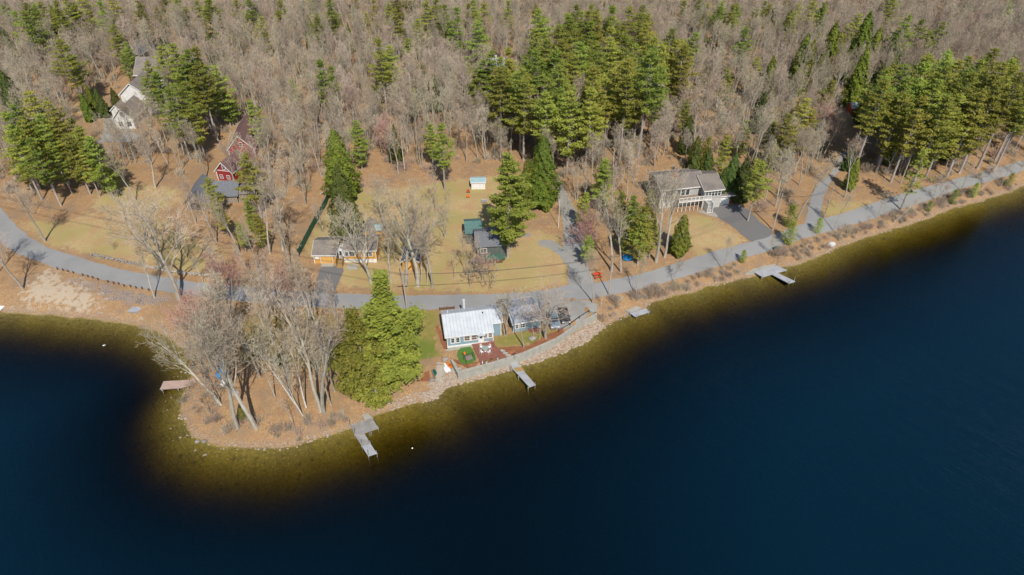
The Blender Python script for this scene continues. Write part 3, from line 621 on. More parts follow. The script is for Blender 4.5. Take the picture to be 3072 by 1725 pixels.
# ------------------------------------------------------------------ buildings
def frame_at(name, c, pl, pr, label, cat='house', group=None, z=None):
    a, b = g(c,*pl), g(c,*pr); w = math.dist(a[:2], b[:2]); rz = math.atan2(b[1]-a[1], b[0]-a[0])
    zz = (min(a[2], b[2])-.05) if z is None else z
    return empty(name, (a[0], a[1], zz), rz, label, cat, group), w
def gable(root, x0, w, y0, d, h, rh, wall, roof, ridge='x', rp=.5, oh=.35, z0=0, trim=None, t=.14, wn='wall', rn='roof'):
    m = MB()
    if ridge == 'x': m.ext([(y0,z0-.3),(y0+d,z0-.3),(y0+d,z0+h),(y0+d*rp,z0+h+rh),(y0,z0+h)], 0, x0, x0+w)
    else: m.ext([(x0,z0-.3),(x0+w,z0-.3),(x0+w,z0+h),(x0+w*rp,z0+h+rh),(x0,z0+h)], 1, y0, y0+d)
    wl = m.build(wn, wall, root)
    m = MB(); tr = MB(); L = d if ridge == 'x' else w; o = y0 if ridge == 'x' else x0; s1 = rh/(L*rp); s2 = rh/(L*(1-rp)); zt = z0+h; e = .012
    a, b = (x0-oh, x0+w+oh) if ridge == 'x' else (y0-oh, y0+d+oh); ax = 0 if ridge == 'x' else 1; rg = (o+L*rp, zt+rh)
    f = (o-oh, zt-oh*s1); k = (o+L+oh, zt-oh*s2)
    m.ext([(f[0],f[1]+e),(rg[0],rg[1]+e),(rg[0],rg[1]+t),(f[0],f[1]+t)], ax, a, b); m.ext([(rg[0],rg[1]+e),(k[0],k[1]+e),(k[0],k[1]+t),(rg[0],rg[1]+t)], ax, a, b)
    rf_ = m.build(rn, roof, root)
    if trim:
        for q0, q1 in ((a-.05, a-.003), (b+.003, b+.05)):
            tr.ext([(f[0],f[1]-.12),(rg[0],rg[1]-.12),(rg[0],rg[1]+t+.02),(f[0],f[1]+t+.02)], ax, q0, q1); tr.ext([(rg[0],rg[1]-.12),(k[0],k[1]-.12),(k[0],k[1]+t+.02),(rg[0],rg[1]+t+.02)], ax, q0, q1)
        if ridge == 'x': tr.box(a, b, f[0]-.05, f[0]-.003, f[1]-.1, f[1]+t+.01); tr.box(a, b, k[0]+.003, k[0]+.05, k[1]-.1, k[1]+t+.01)
        else: tr.box(f[0]-.05, f[0]-.003, a, b, f[1]-.1, f[1]+t+.01); tr.box(k[0]+.003, k[0]+.05, a, b, k[1]-.1, k[1]+t+.01)
        tr.build('trim_board', trim, root)
    return wl, rf_
def face_box(m, face, off, u0, u1, n0, n1, z0, z1):
    if face == 'f': m.box(u0, u1, off-n1, off-n0, z0, z1)
    elif face == 'b': m.box(u0, u1, off+n0, off+n1, z0, z1)
    elif face == 'l': m.box(off-n1, off-n0, u0, u1, z0, z1)
    else: m.box(off+n0, off+n1, u0, u1, z0, z1)
def window(root, face, off, u, z, w, h, trim, pane=None, bars=(1,1), tw=.11):
    m = MB(); B_ = lambda *a: face_box(m, face, off, *a)
    B_(u-tw, u, .004, .07, z-tw, z+h+tw); B_(u+w, u+w+tw, .004, .07, z-tw, z+h+tw); B_(u, u+w, .004, .07, z-tw, z); B_(u, u+w, .004, .07, z+h, z+h+tw)
    for i in range(bars[0]): x = u+w*(i+1)/(bars[0]+1); B_(x-.02, x+.02, .03, .05, z, z+h)
    for i in range(bars[1]): y = z+h*(i+1)/(bars[1]+1); B_(u, u+w, .051, .06, y-.025, y+.025)
    o = m.build('window', trim, root); p = MB(); face_box(p, face, off, u, u+w, .002, .026, z, z+h); p.build('pane', pane or M['glass'], o); return o
def door(root, face, off, u, z, w, h, mt, trim, glass=True, name='door'):
    m = MB(); B_ = lambda *a: face_box(m, face, off, *a)
    B_(u, u+w, .004, .06, z, z+h); o = m.build(name, mt, root)
    if trim:
        m = MB(); face_box(m, face, off, u-.12, u-.002, .004, .08, z, z+h+.12); face_box(m, face, off, u+w+.002, u+w+.12, .004, .08, z, z+h+.12); face_box(m, face, off, u, u+w, .004, .08, z+h+.002, z+h+.12); m.build('door_frame', trim, o)
    if glass: m = MB(); face_box(m, face, off, u+w*.22, u+w*.78, .061, .07, z+h*.45, z+h*.9); m.build('pane', M['glass'], o)
    m = MB(); face_box(m, face, off, u+w*.86, u+w*.93, .061, .12, z+h*.42, z+h*.46); m.build('handle', M['dark'], o); return o
def corner(root, pts, z0, z1, trim, s=.13, name='corner_board'):
    for (x, y) in pts: m = MB(); m.box(x-s/2, x+s/2, y-s/2, y+s/2, z0, z1); m.build(name, trim, root)
Wt = M['white']
# blue lakeside cottage
rt, w = frame_at('cottage','E',(340,985),(1222,872),'pale blue lakeside cottage with a silver seamed metal roof and white windows'); w0 = w; WR = w+1.75; D0 = 6.8; h = 3.0
m = MB(); m.ext([(0,-.4),(D0,-.4),(D0,h+.15),(4.35,h+1.35),(0,h)], 0, 0, w); m.ext([(1.6,-.3),(D0,-.3),(D0,h+.15),(4.35,h+1.34),(1.6,h+.5)], 0, w, WR); m.build('wall', M['blue'], rt)
mroof = M['metal']; m = MB(); s1 = 1.35/4.35; s2 = 1.2/2.45; e = .02
def roofz(y): return h+1.35-(4.35-y)*s1 if y < 4.35 else h+1.35-(y-4.35)*s2
for (xa, xb, ya) in ((-.35, w+.15, -.45), (w+.15, WR+.35, 1.25)):
    m.ext([(ya,roofz(ya)+e),(4.35,h+1.35+e),(4.35,h+1.35+.1),(ya,roofz(ya)+.1)], 0, xa, xb)
    m.ext([(4.35,h+1.35+e),(D0+.4,roofz(D0+.4)+e),(D0+.4,roofz(D0+.4)+.1),(4.35,h+1.35+.1)], 0, xa, xb)
rf0 = m.build('roof', mroof, rt)
m = MB(); x = -.35
while x < WR+.3:
    ya = -.45 if x < w+.1 else 1.25
    m.ext([(ya,roofz(ya)+.101),(4.35,h+1.45),(4.35,h+1.50),(ya,roofz(ya)+.155)], 0, x, x+.06); m.ext([(4.35,h+1.451),(D0+.4,roofz(D0+.4)+.101),(D0+.4,roofz(D0+.4)+.145),(4.35,h+1.495)], 0, x, x+.04); x += .62
m.box(-.36, WR+.36, 4.27, 4.43, h+1.44, h+1.52); m.build('standing_seam', M['seam'], rf0)
m = MB()
for (xa,ya,yb) in ((-.41,-.45,4.35),(-.41,4.35,D0+.4),(WR+.355,1.25,4.35),(WR+.355,4.35,D0+.4)): m.ext([(ya,roofz(ya)-.12),(yb,roofz(yb)-.12),(yb,roofz(yb)+.05),(ya,roofz(ya)+.05)], 0, xa, xa+.05)
m.box(-.35, w+.15, -.51, -.455, roofz(-.45)-.12, roofz(-.45)+.06); m.box(w+.15, WR+.35, 1.19, 1.245, roofz(1.25)-.12, roofz(1.25)+.06); m.build('trim_board', Wt, rt)
m = MB(); m.box(-.03, w+.03, -.05, -.004, -.3, .42); m.build('foundation_skirt', Wt, rt); m = MB(); m.box(-.3, w-3.2, -.9, -.06, -.5, .08); m.build('concrete_edge', M['concrete'], rt)
corner(rt, [(0.02,-.03),(w-.02,-.03),(WR-.02,1.57),(.02,D0)], -.2, 2.95, Wt)
F_ = lambda u: u/ (1222-340) * w
for (a,b,z0_,z1_,pn,br) in ((418,475,1.12,2.15,None,(0,1)),(514,572,1.12,2.15,None,(0,1)),(672,770,1.25,2.3,M['glassbrown'],(0,1)),(808,905,1.25,2.3,M['glassbrown'],(0,1)),(1045,1105,1.35,2.45,M['glassbrown'],(0,2)),(1135,1200,1.35,2.45,M['glassbrown'],(0,2))):
    window(rt, 'f', 0, F_(a-340), z0_, F_(b-a), z1_-z0_, Wt, pn, br, .16)
door(rt, 'f', 0, F_(945-340), .45, F_(1030-945), 2.0, Wt, Wt)
m = MB(); xa, xb = F_(915-340), F_(1060-340); m.ext([(xa,2.72),(xb,2.72),((xa+xb)/2,3.02)], 1, -1.0, -.05); m.build('door_canopy', M['metal'], rt)
window(rt, 'l', 0, 3.4, 1.3, .8, .9, Wt); m = MB(); m.box(3.95,4.3,D0+.02,D0+.42,-.3,h+2.1); m.box(3.9,4.35,D0-.02,D0+.46,h+2.1,h+2.18); m.build('chimney', M['metal'], rt)
for (x,y) in ((.8,5.3),(9.3,5.6)): m = MB(); m.tube([(x,y,roofz(y)),(x,y,roofz(y)+.7)],[.06,.06],8); m.build('vent_pipe', M['plastic'], rf0)
m = MB(); m.tube([(7.2,3.6,roofz(3.6)),(7.2,3.6,roofz(3.6)+.4)],[.1,.12],8); m.build('roof_vent', M['dark'], rf0)
m = MB(); m.box(xa+.25,xb-.25,-.75,-.1,-.1,.22); m.box(xa+.1,xb-.1,-1.3,-.7,-.1,.06); m.build('door_step', M['deckred'], rt)
# red deck before the cottage
dk = [P(q('E',*p), TZ+.12) for p in [(808,918),(1060,885),(1235,865),(1262,940),(1492,1188),(985,1303)]]; o0 = P(q('E',985,1303),TZ); ddir = math.atan2(dk[0][1]-dk[5][1], dk[0][0]-dk[5][0])
def local(pts, o, rz): c, s = math.cos(-rz), math.sin(-rz); return [((x-o[0])*c-(y-o[1])*s, (x-o[0])*s+(y-o[1])*c) for x, y in pts]
rd = empty('red_deck', (o0[0],o0[1],TZ), ddir-math.pi/2, 'red brown wooden deck in front of the cottage door', 'deck'); m = MB(); m.prism(local(dk,o0,ddir-math.pi/2), .03, .16); m.build('boards', M['deckred'], rd)
# retaining wall in pieces along its line
wl_ = empty('retaining_wall', (WALL[4][0],WALL[4][1],TZ), 0, 'long pale concrete retaining wall curving above the stony shore', 'wall')
def wall_strip(pts, th, top, bot, m, z):
    for i in range(len(pts)-1):
        a, b = np.array(pts[i]), np.array(pts[i+1]); d = (b-a)/np.linalg.norm(b-a); n = np.array([-d[1], d[0]]); L = np.linalg.norm(b-a); k = max(1,int(L/2.4))
        p = [a+n*0, b+d*.02, b+d*.02+n*th, a+n*th]; m.prism([(v[0]-wl_.location[0], v[1]-wl_.location[1]) for v in p], bot-z, top-z)
m = MB(); wall_strip(WALL, .42, TZ+.10, -.2, m, TZ); m.build('wall_body', M['concrete'], wl_)
m = MB(); wall_strip([(p[0]+.02,p[1]-.05) for p in WALL[1:12]], .5, TZ+.22, TZ+.102, m, TZ); m.build('cap', M['concrete'], wl_)
# second blue building
rt, w = frame_at('garage','Fc',(410,795),(950,695),'low blue grey garage with a grey roof behind the bare trees, right of the cottage','garage')
gable(rt, 0, w, 0, 6.5, 2.3, 1.0, M['blue'], M['shingle_pale'], 'x', .5, .3, trim=Wt); corner(rt, [(0,0),(w,0)], -.1, 2.25, Wt)
window(rt, 'f', 0, w*.25, .9, .9, 1.0, Wt); window(rt, 'f', 0, w*.08, .9, .5, 1.0, Wt); m = MB(); m.box(w*.55,w-.3,-.9,-.02,-.2,.25); m.build('step', M['deckred'], rt)
rt, w = frame_at('small_shed','E',(1380,370),(1530,350),'small dark blue shed with white posts between the cottage and the garage','shed')
gable(rt, 0, w, 0, 2.6, 1.9, .5, M['blue'], M['shingle_grey'], 'x', .5, .15); corner(rt, [(0,-.3),(w,-.3)], -.1, 1.9, Wt, .1, 'post')
# yellow garage
rt, w = frame_at('garage','Y',(272,1022),(668,1022),'yellow garage with white trim and a brown shingle roof','garage'); gable(rt, 0, w, 0, 6.4, 2.35, 1.45, M['yellow'], M['shingle'], 'x', .5, .32, trim=Wt)
corner(rt, [(0,0),(w,0)], 0, 2.3, Wt, .16); u = w/(668-272); f_ = lambda x: (x-272)*u
door(rt, 'f', 0, f_(392), .02, f_(600)-f_(392), 2.05, M['yellowdoor'], Wt, False, 'garage_door'); window(rt, 'f', 0, f_(300), 1.25, f_(355)-f_(300), .75, Wt, M['plastic'])
# yellow cottage
rt, w = frame_at('yellow_cottage','Y',(838,1004),(1392,1004),'yellow cottage with white windows, white foundation and a brown roof'); u = w/(1392-838); f_ = lambda x: (x-838)*u
gable(rt, 0, w, 0, 5.6, 3.35, 1.3, M['yellow'], M['shingle'], 'x', .5, .35, trim=Wt); gable(rt, w*.35, w*.45, 5.58, 5.2, 3.2, 1.3, M['yellow'], M['shingle'], 'y', .5, .3, wn='rear_wall', rn='rear_roof')
gable(rt, w*.8, w*.22, 8, 2.4, 3.0, .6, M['yellow'], M['shingle_blue'], 'x', .5, .2, wn='rear_wing', rn='blue_roof')
m = MB(); m.box(-.02, w+.02, -.06, -.004, -.3, .95); m.build('foundation_skirt', Wt, rt); corner(rt, [(0,-.02),(w,-.02),(w*.62,-.02)], .9, 3.3, Wt)
m = MB(); m.box(-.05, w+.05, -.07, -.062, 2.85, 3.3); m.build('frieze', M['metal'], rt)
for (a,b) in ((850,895),(920,1010),(1195,1248),(1270,1322)): window(rt, 'f', 0, f_(a), 1.75, f_(b)-f_(a), .95, Wt, None, (1,1), .14)
door(rt, 'f', .02, f_(735), 1.15, f_(795)-f_(735), 2.0, Wt, None); m = MB(); m.box(f_(722), 0, 0, 2.6, .0, 3.2); m.build('entry_porch', Wt, rt)
m = MB(); xa, xb = f_(705), f_(800)
for i in range(6): m.box(xa, xb, -.35*(6-i), -.35*(5-i)-.002, 0, .18*(i+1))
m.box(xa-.08, xa-.01, -2.1, -.01, 0, 2.0); m.box(xb+.01, xb+.08, -2.1, -.01, 0, 1.6); m.build('porch_stairs', M['woodyellow'], rt)
# yellow shed
rt, w = frame_at('yellow_shed','Y',(1862,1140),(2150,1140),'small yellow shed with a dark gable roof and crossed doors behind big trunks','shed')
gable(rt, 0, w, 0, 5.0, 2.3, 1.25, M['yellow'], M['shingle_grey'], 'y', .5, .25, trim=Wt); door(rt, 'f', 0, w*.24, .05, w*.5, 2.0, M['yellowdoor'], M['yellow'], False)
# white shed
rt, w = frame_at('white_shed','S',(562,702),(990,696),'small white shed with a grey blue roof on the upper lawn','shed'); gable(rt, 0, w, 0, 2.5, 2.0, .55, M['white'], M['shingle_blue'], 'x', .5, .16, trim=Wt)
m = MB(); m.box(-.09,-.01,.3,1.3,.05,1.8); m.build('side_door', M['dark'], rt)
# grey ranch house
rt, w = frame_at('ranch_house','R',(560,905),(1655,785),'long grey two storey ranch house with a white deck and a screened porch'); u = w/(1655-560); f_ = lambda x: (x-560)*u; dy = 2.4
gable(rt, 0, w*.74, dy, 8.0, 5.3, 1.5, M['greywall'], M['shingle'], 'x', .5, .5, trim=Wt); gable(rt, w*.70, w*.30, .2, 9.4, 5.15, 1.5, M['greywall'], M['shingle'], 'x', .5, .45, trim=Wt, wn='porch_wall', rn='porch_roof')
m = MB(); m.box(-.05, w*.74, dy-.06, dy-.004, -.3, 2.6); m.build('lower_wall', M['palewall'], rt); m = MB(); m.box(w*.70-.02, w+.02, .13, .196, -.3, 2.55); m.build('lower_panels', stripes(mat('grey_panels', (.50,.49,.46), .7, (.45,.44,.41), 1), 0, .5, .03, (.3,.3,.28)), rt)
m = MB(); m.box(w*.26, w*.82, -.1, dy-.07, 2.62, 2.8); m.build('deck_floor', M['wood'], rt)
m = MB()
for i in range(9): x = w*.26+(w*.56)*i/8; m.box(x-.06, x+.06, -.14, -.02, -.2, 3.75)
m.box(w*.26, w*.82, -.2, -.145, 2.55, 2.85); m.build('deck_posts', Wt, rt)
m = MB(); m.box(w*.26, w*.82, -.13, -.05, 3.68, 3.78); m.box(w*.26, w*.82, -.13, -.05, 2.95, 3.02)
x = w*.26
while x < w*.82: m.box(x, x+.035, -.11, -.07, 3.02, 3.68); x += .16
m.build('railing', Wt, rt)
for i in range(5): window(rt, 'f', .2, w*.715+i*w*.055, 3.35, w*.045, 1.45, Wt, None, (0,1), .08)
for i, x in enumerate((.28,.36,.44)): window(rt, 'f', dy, w*x, 3.0, w*.06, 1.8, Wt, None, (0,0), .1)
for x in (.08,.17): window(rt, 'f', dy, w*x, 3.4, w*.06, 1.2, Wt)
for x in (.32,.44,.55): window(rt, 'f', dy-.06, w*x, .8, 1.3, 1.2, Wt, M['palewall'], (1,0))
m = MB()
for i in range(9): m.box(f_(1352), f_(1445), -1.9+.2*i, -1.72+.2*i, .1+.28*i, .16+.28*i)
m.box(f_(1345), f_(1352)-.01, -2, 0, -.1, 2.6); m.box(f_(1447), f_(1456), -2, 0, -.1, 2.6); m.build('deck_stairs', Wt, rt)
m = MB(); m.box(w*.27,w*.27+.8,dy+2.6,dy+3.3,5,7.6); m.build('chimney', M['brick'], rt)
gable(rt, w+.05, 4.6, 1.0, 8.6, 2.6, 1.2, M['brick'], M['shingle'], 'x', .5, .35, trim=Wt, wn='garage_wall', rn='garage_roof'); door(rt, 'f', 1.0, w+.4, .05, 2.5, 2.0, Wt, None, False, 'garage_door')
# red barn and red shed
def redhouse(c, pl, pr, d, h, rh, label, cat, rp=.5):
    rt, w = frame_at('barn' if cat=='barn' else 'red_house', c, pl, pr, label, cat); gable(rt, 0, w, 0, d, h, rh, M['red'], M['shingle_red'], 'y', rp, .4, trim=Wt); corner(rt, [(0,0),(w,0)], 0, h, Wt, .2)
    window(rt, 'f', 0, w*.48, h+.5, .7, 1.1, Wt, None, (0,1)); return rt, w
redhouse('Rb', (992,492), (1380,470), 15, 2.9, 3.5, 'large red barn with a reddish brown roof and white trim on the slope', 'barn')
rt, w = redhouse('Rb', (806,822), (1048,852), 7, 2.9, 2.4, 'small red gabled house with white trim, in front of the large red barn', 'house')
for a in (.18,.62): window(rt, 'f', 0, w*a, .7, .7, .9, Wt)
m = MB(); m.box(-.05, w+.05, -.08, -.004, 2.85, 3.0); m.build('band_board', Wt, rt)
# rustic house
rt, w = frame_at('rustic_house','Rb',(330,1300),(640,1285),'rustic grey roofed house with an arched porch of peeled logs','house'); gable(rt, 0, w, 0, 9, 2.4, 2.3, M['logwall'], M['shingle_grey'], 'y', .5, .5)
gable(rt, w*.95, 6.8, 2.5, 6.5, 2.4, 2.0, M['logwall'], M['shingle_grey'], 'x', .5, .5, wn='wing_wall', rn='wing_roof')
m = MB()
for i in range(11): a = math.pi*i/10; m.box(w/2+math.cos(a)*1.6-.14, w/2+math.cos(a)*1.6+.14, -.25, -.02, 0 if i in (0,10) else math.sin(a)*2.2+.2, math.sin(a)*2.2+.75)
m.build('log_arch', M['logwall'], rt); m = MB(); m.box(w/2-1.3, w/2+1.3, -.03, -.008, 0, 2.0); m.build('porch_shade_panel', M['dark'], rt)  # thin dark panel on the wall stands in for shade inside the arch
gable(rt, w*.95+6.9, 3.6, 3.0, 5, 2.3, .7, M['logwall'], M['shingle'], 'x', .5, .3, wn='side_wall', rn='side_roof')
# white hillside house
rt, w = frame_at('hillside_house','M',(385,1000),(740,1000),'rambling white hillside house with several dark roofs above the left wood'); s = 1
gable(rt, 0, w, 0, 9.5, 6.6, 3.2, M['white2'], M['shingle'], 'y', .5, .4, trim=Wt); gable(rt, w*.15, w*1.1, 9.4, 9.5, 9.0, 3.6, M['white2'], M['shingle'], 'x', .5, .4, trim=Wt, wn='rear_wall', rn='rear_roof')
gable(rt, w*.18, w*.70, -9.6, 9.5, 4.0, 2.8, M['white2'], M['shingle'], 'y', .5, .4, z0=-.6, trim=Wt, wn='front_wall', rn='front_roof'); gable(rt, -w*.28, w*.42, -3.8, 3.6, 3.2, 1.4, M['white2'], M['shingle'], 'y', .5, .3, trim=Wt, wn='entry_wall', rn='entry_roof')
gable(rt, w*1.0, w*.4, 1.0, 7, 3.4, 1.8, M['white2'], M['shingle_grey'], 'y', .5, .4, trim=Wt, wn='side_wall', rn='side_roof')
for x in (.3,.6): window(rt, 'f', 0, w*x, 2.9, 1.1, 1.3, Wt); 
for x in (.25,.55,.8): window(rt, 'f', 9.4, w*(.15+x), 6.8, 1.1, 1.2, Wt)
for x in (.30,.62): window(rt, 'f', -9.6, w*x, .8, 1.2, 1.4, Wt)
window(rt, 'f', -9.6, w*.47, 3.9, 1.0, 1.2, Wt)
window(rt, 'f', -3.8, -w*.15, .9, 1.0, 1.3, Wt)
m = MB(); m.box(-w*.55, -w*.03, 1.5, 5, .8, 1.0); m.box(-w*.55, -w*.03, 1.45, 1.5, 1.0, 1.9); m.box(-w*.55-.05, -w*.55, 1.5, 5, 1.0, 1.9)
for x in (-w*.53,-w*.1): m.box(x, x+.15, 1.55, 1.7, -1, .8)
m.build('side_deck', Wt, rt)
rt, w = frame_at('far_house','M',(455,330),(610,335),'pale grey gabled house half hidden by pines behind the white hillside house'); gable(rt, 0, w, 0, 9, 5.0, 2.6, M['greywall'], M['shingle_grey'], 'y', .5, .5, trim=Wt); window(rt,'f',0,w*.55,3.2,1.2,1.2,Wt)
# dark green house behind the big pine
rt, w = frame_at('dark_house','V',(880,985),(1420,950),'dark green grey house with a grey deck and stairs, half hidden by the tall pine'); gable(rt, 0, w, 1.6, 6.5, 3.4, 1.5, M['darkwall'], M['shingle_grey'], 'x', .5, .4); window(rt,'f',1.6,.8,1.6,1.2,1.0,Wt)
gable(rt, -w*.33, w*.58, 7.5, 5.5, 3.0, 1.2, M['darkwall'], M['shingle_teal'], 'x', .5, .3, wn='rear_wall', rn='teal_roof')
m = MB(); m.box(0, w, -.4, 1.55, .95, 1.1); m.box(0, w, -.46, -.41, 1.1, 1.9); m.build('deck', M['greendeck'], rt); m = MB()
for i in range(6): m.box(-.35*(i+1), -.35*i-.01, -.4, .9, .85-.16*i, .93-.16*i)
m.build('deck_stairs', M['wood'], rt); m = MB(); m.box(w*.12,w*.9,-.39,-.37,-.1,.94); m.build('lattice', M['woodbrown'], rt)
# far small buildings
rt, w = frame_at('red_shed','N',(700,585),(850,590),'small red shed with a pale metal roof near the lane on the right','shed'); gable(rt, 0, w, 0, 4, 2.1, .9, M['redbright'], M['metal'], 'x', .4, .3)
rt, w = frame_at('orange_shed','S2',(915,1230),(1170,1215),'open shed with an orange red roof deep in the pines','shed'); m = MB(); m.ext([(0,2.3),(3.4,2.9),(3.4,3.05),(0,2.45)], 0, -.3, w+.3); m.build('roof', M['redbright'], rt); m = MB(); m.box(0,w,3.1,3.3,0,2.8); m.box(0,.2,.1,3.1,0,2.35); m.box(w-.2,w,.1,3.1,0,2.35); m.build('wall', M['redbright'], rt)
rt, w = frame_at('orange_shed','S2',(1270,1160),(1490,1150),'second orange red roof deep in the pines, right of the open shed','shed'); gable(rt, 0, w, 0, 3.0, 1.9, .6, M['darkwall'], M['orange'], 'x', .5, .25)
rt, w = frame_at('pine_grove_house','S2',(560,640),(950,640),'pale blue roofed house hidden among the pines of the central grove'); gable(rt, 0, w, 0, 8, 4.5, 1.8, M['brick'], M['shingle_blue'], 'x', .5, .4); m = MB(); m.box(w*.3,w*.45,1.2,2.2,5,7.8); m.build('chimney', Wt, rt)
# ------------------------------------------------------------------ docks
def plat(pts, z, th, mt, root, nm='deck', o=None, rz=0):
    m = MB(); m.prism(local(pts, o, rz), -th, 0); return m.build(nm, mt, root)
def dock(name, c, segs, posts, mt, label, z=.65, group=None, ph=(1.0,), mlist=None):
    a = P(q(c,*segs[0][0]), z); b = P(q(c,*segs[0][1]), z); rz = math.atan2(b[1]-a[1], b[0]-a[0])
    rt = empty(name, (a[0],a[1],z), rz, label, 'dock', group)
    for i, s in enumerate(segs): plat([P(q(c,*p), z) for p in s], z, .16, mlist[i] if mlist else mt, rt, 'platform' if i == 0 else 'walkway', a, rz)
    for i, (x, y, hh) in enumerate(posts):
        p = local([P(q(c,x,y), z)], a, rz)[0]; m = MB(); m.tube([(p[0],p[1],-2.6),(p[0],p[1],hh)], [.05,.05], 8); m.box(p[0]-.1,p[0]+.1,p[1]-.1,p[1]+.1,-.18,-.02); m.build('post', M['galv'], rt)
    return rt, a, rz
rt, a, rz = dock('dock','Dk',[[(440,472),(600,415),(985,285),(1155,545),(790,668),(560,740)],[(560,738),(790,668),(945,940),(735,1015)],[(735,1013),(945,938),(1112,1185),(890,1262)]],[(420,480,1.6),(548,715,1.6),(728,1005,1.5),(895,1250,1.4),(1110,1190,.7),(940,925,.6),(1145,548,.5),(1000,290,.3)], M['deckgrey'], 'L shaped grey wooden dock at the tip of the peninsula', mlist=[M['deckgrey'],M['deckgrey'],M['decklight']])
m = MB(); p = local([P(q('Dk',905,640),.65), P(q('Dk',965,618),.65)], a, rz); (x0,y0),(x1,y1) = p
for (x,y) in p: m.tube([(x,y,.55),(x,y-.12,.4),(x,y-.16,-1.3)], [.025]*3, 6)
for k in range(5): m.tube([(x0,y0-.16,-.2-.25*k),(x1,y1-.16,-.2-.25*k)], [.022]*2, 6)
m.build('ladder', M['galv'], rt)
p_ = [P(q('Dk',*p),.8) for p in [(730,212),(872,158),(985,265),(792,330)]]; o = MB(); o.prism(p_, .1, .78); tag(o.build('dock_landing', M['concrete']), 'concrete slab where the L shaped dock meets the bank', 'slab')
dock('dock','B',[[(1300,795),(1470,990),(1402,1016),(1210,805)],[(1212,803),(1298,793),(1255,705),(1188,722)]],[(1203,815,.9),(1284,905,.6),(1352,862,.6),(1390,1020,.55),(1464,990,.55),(1245,705,1.2),(1190,740,1.2)], M['decklight'], 'straight grey dock reaching out from the retaining wall', z=.8)
_p = [P(q('B',*v),.822) for v in [(1226,808),(1318,798),(1352,838),(1262,850)]]; m = MB(); m.prism([(v[0],v[1]) for v in _p], .812, .83)
dk0 = [o for o in COL.objects if o.get('label','').startswith('straight grey dock')][0]; bo = m.build('new_boards', M['woodyellow'], dk0); bo.matrix_parent_inverse = (Matrix.Translation(dk0.location) @ dk0.rotation_euler.to_matrix().to_4x4()).inverted()
dock('dock','D',[[(330,866),(378,902),(541,851),(500,812)]],[(400,898,.5),(529,850,.5),(327,868,.5)], M['decklight'], 'small square grey dock by the road, between the two larger docks')
p_ = [P(q('D',*p),.8) for p in [(275,828),(392,780),(452,800),(332,858)]]; o = MB(); o.prism(p_, -.2, .62); tag(o.build('dock_landing', M['concrete']), 'concrete landing behind the small square dock', 'slab')
dock('dock','D',[[(1672,420),(1762,474),(2026,398),(1925,350)],[(1868,446),(2052,541),(2117,520),(1928,428)]],[(1756,476,.4),(2020,392,.9),(2056,536,.7),(2105,512,1.1),(1674,424,.3)], M['decklight'], 'large T shaped pale grey dock, farthest right on the shore')
p_ = [P(q('D',*p),.9) for p in [(1575,425),(1660,375),(1800,335),(1900,322),(1935,345),(1672,416)]]; o = MB(); o.prism(p_, -.2, .62); tag(o.build('dock_landing', M['concrete']), 'concrete landing behind the large right dock', 'slab')
dock('dock','A',[[(208,838),(362,826),(480,795),(490,757),(360,765),(238,772)]],[(228,842,.2),(352,830,.2),(470,800,.2)], M['deckpink'], 'faded pink brown dock on the left side of the peninsula')
dock('dock','L1',[[(-160,1470),(5,1385),(66,1330),(10,1326),(-200,1420)]],[(60,1334,.1)], M['plastic'], 'white dock end at the left frame edge by the beach', z=.5)
# things lying on the beach
def flat_thing(name, c, pts, z0, th, mt, label, cat, parts=None):
    a = g(c,*pts[0]); P3 = [g(c,*p)[:2] for p in pts]; rz = math.atan2(P3[1][1]-P3[0][1], P3[1][0]-P3[0][0]); rt = empty(name, (a[0],a[1],a[2]+z0), rz, label, cat)
    m = MB(); m.prism(local(P3, a, rz), .02, th); m.build('platform', mt, rt); return rt, a, rz
rt, a, rz = flat_thing('swim_float','L1',[(1107,1412),(1192,1418),(1262,1341),(1172,1336)], .05, .3, M['decklight'], 'pale grey swim float lying on the grass behind the beach', 'float')
m = MB()
for dx in (.7,1.2): m.tube([(dx,2.2,.3),(dx,2.2,.8),(dx,3.4,.75),(dx,3.5,.3)], [.03]*4, 6)
m.build('ladder_rail', M['woodbrown'], rt)
for i, (a_, b_) in enumerate((((845,1420),(930,1347)),((866,1423),(944,1352)))):
    A0, B0 = g('L1',*a_), g('L1',*b_); m = MB(); m.tube([(0,0,.1),(B0[0]-A0[0],B0[1]-A0[1],.12)], [.07,.07], 6); o = m.build('plank', M['decklight'], loc=A0); tag(o, 'long pale plank lying on the beach grass, %s of the pair'%('left','right')[i], 'plank')
# ------------------------------------------------------------------ rails, fences, walls, poles
def line_pts(c, L): return [g(c,*p) for p in L]
def rail_fence(name, c, L, label, mt, hh=.75, step=2.2, rails=(.35,.65), pw=.09):
    p = line_pts(c, L); rt = empty(name, p[0], 0, label, 'fence'); o = Vector(p[0])
    pp = [Vector(v)-o for v in p]; posts = []
    for i in range(len(pp)-1):
        n = max(1, round((pp[i+1]-pp[i]).length/step))
        for k in range(n+(i == len(pp)-2)): posts.append(pp[i].lerp(pp[i+1], k/n))
    for v in posts: m = MB(); m.box(v.x-pw, v.x+pw, v.y-pw, v.y+pw, v.z-.3, v.z+hh); m.build('post', mt, rt)
    for z in rails:
        m = MB()
        for i in range(len(pp)-1): m.tube([pp[i]+Vector((0,-.1,z)), pp[i+1]+Vector((0,-.1,z))], [.10,.10], 4)
        m.build('rail', mt, rt)
rail_fence('guard_rail','A',[(825,158),(1000,178),(1183,196)],'yellowish wooden guard rail along the road, left section above the peninsula',M['woodyellow'])
rail_fence('guard_rail','A',[(1282,196),(1480,212),(1665,218)],'yellowish wooden guard rail along the road, right section above the peninsula',M['woodyellow'])
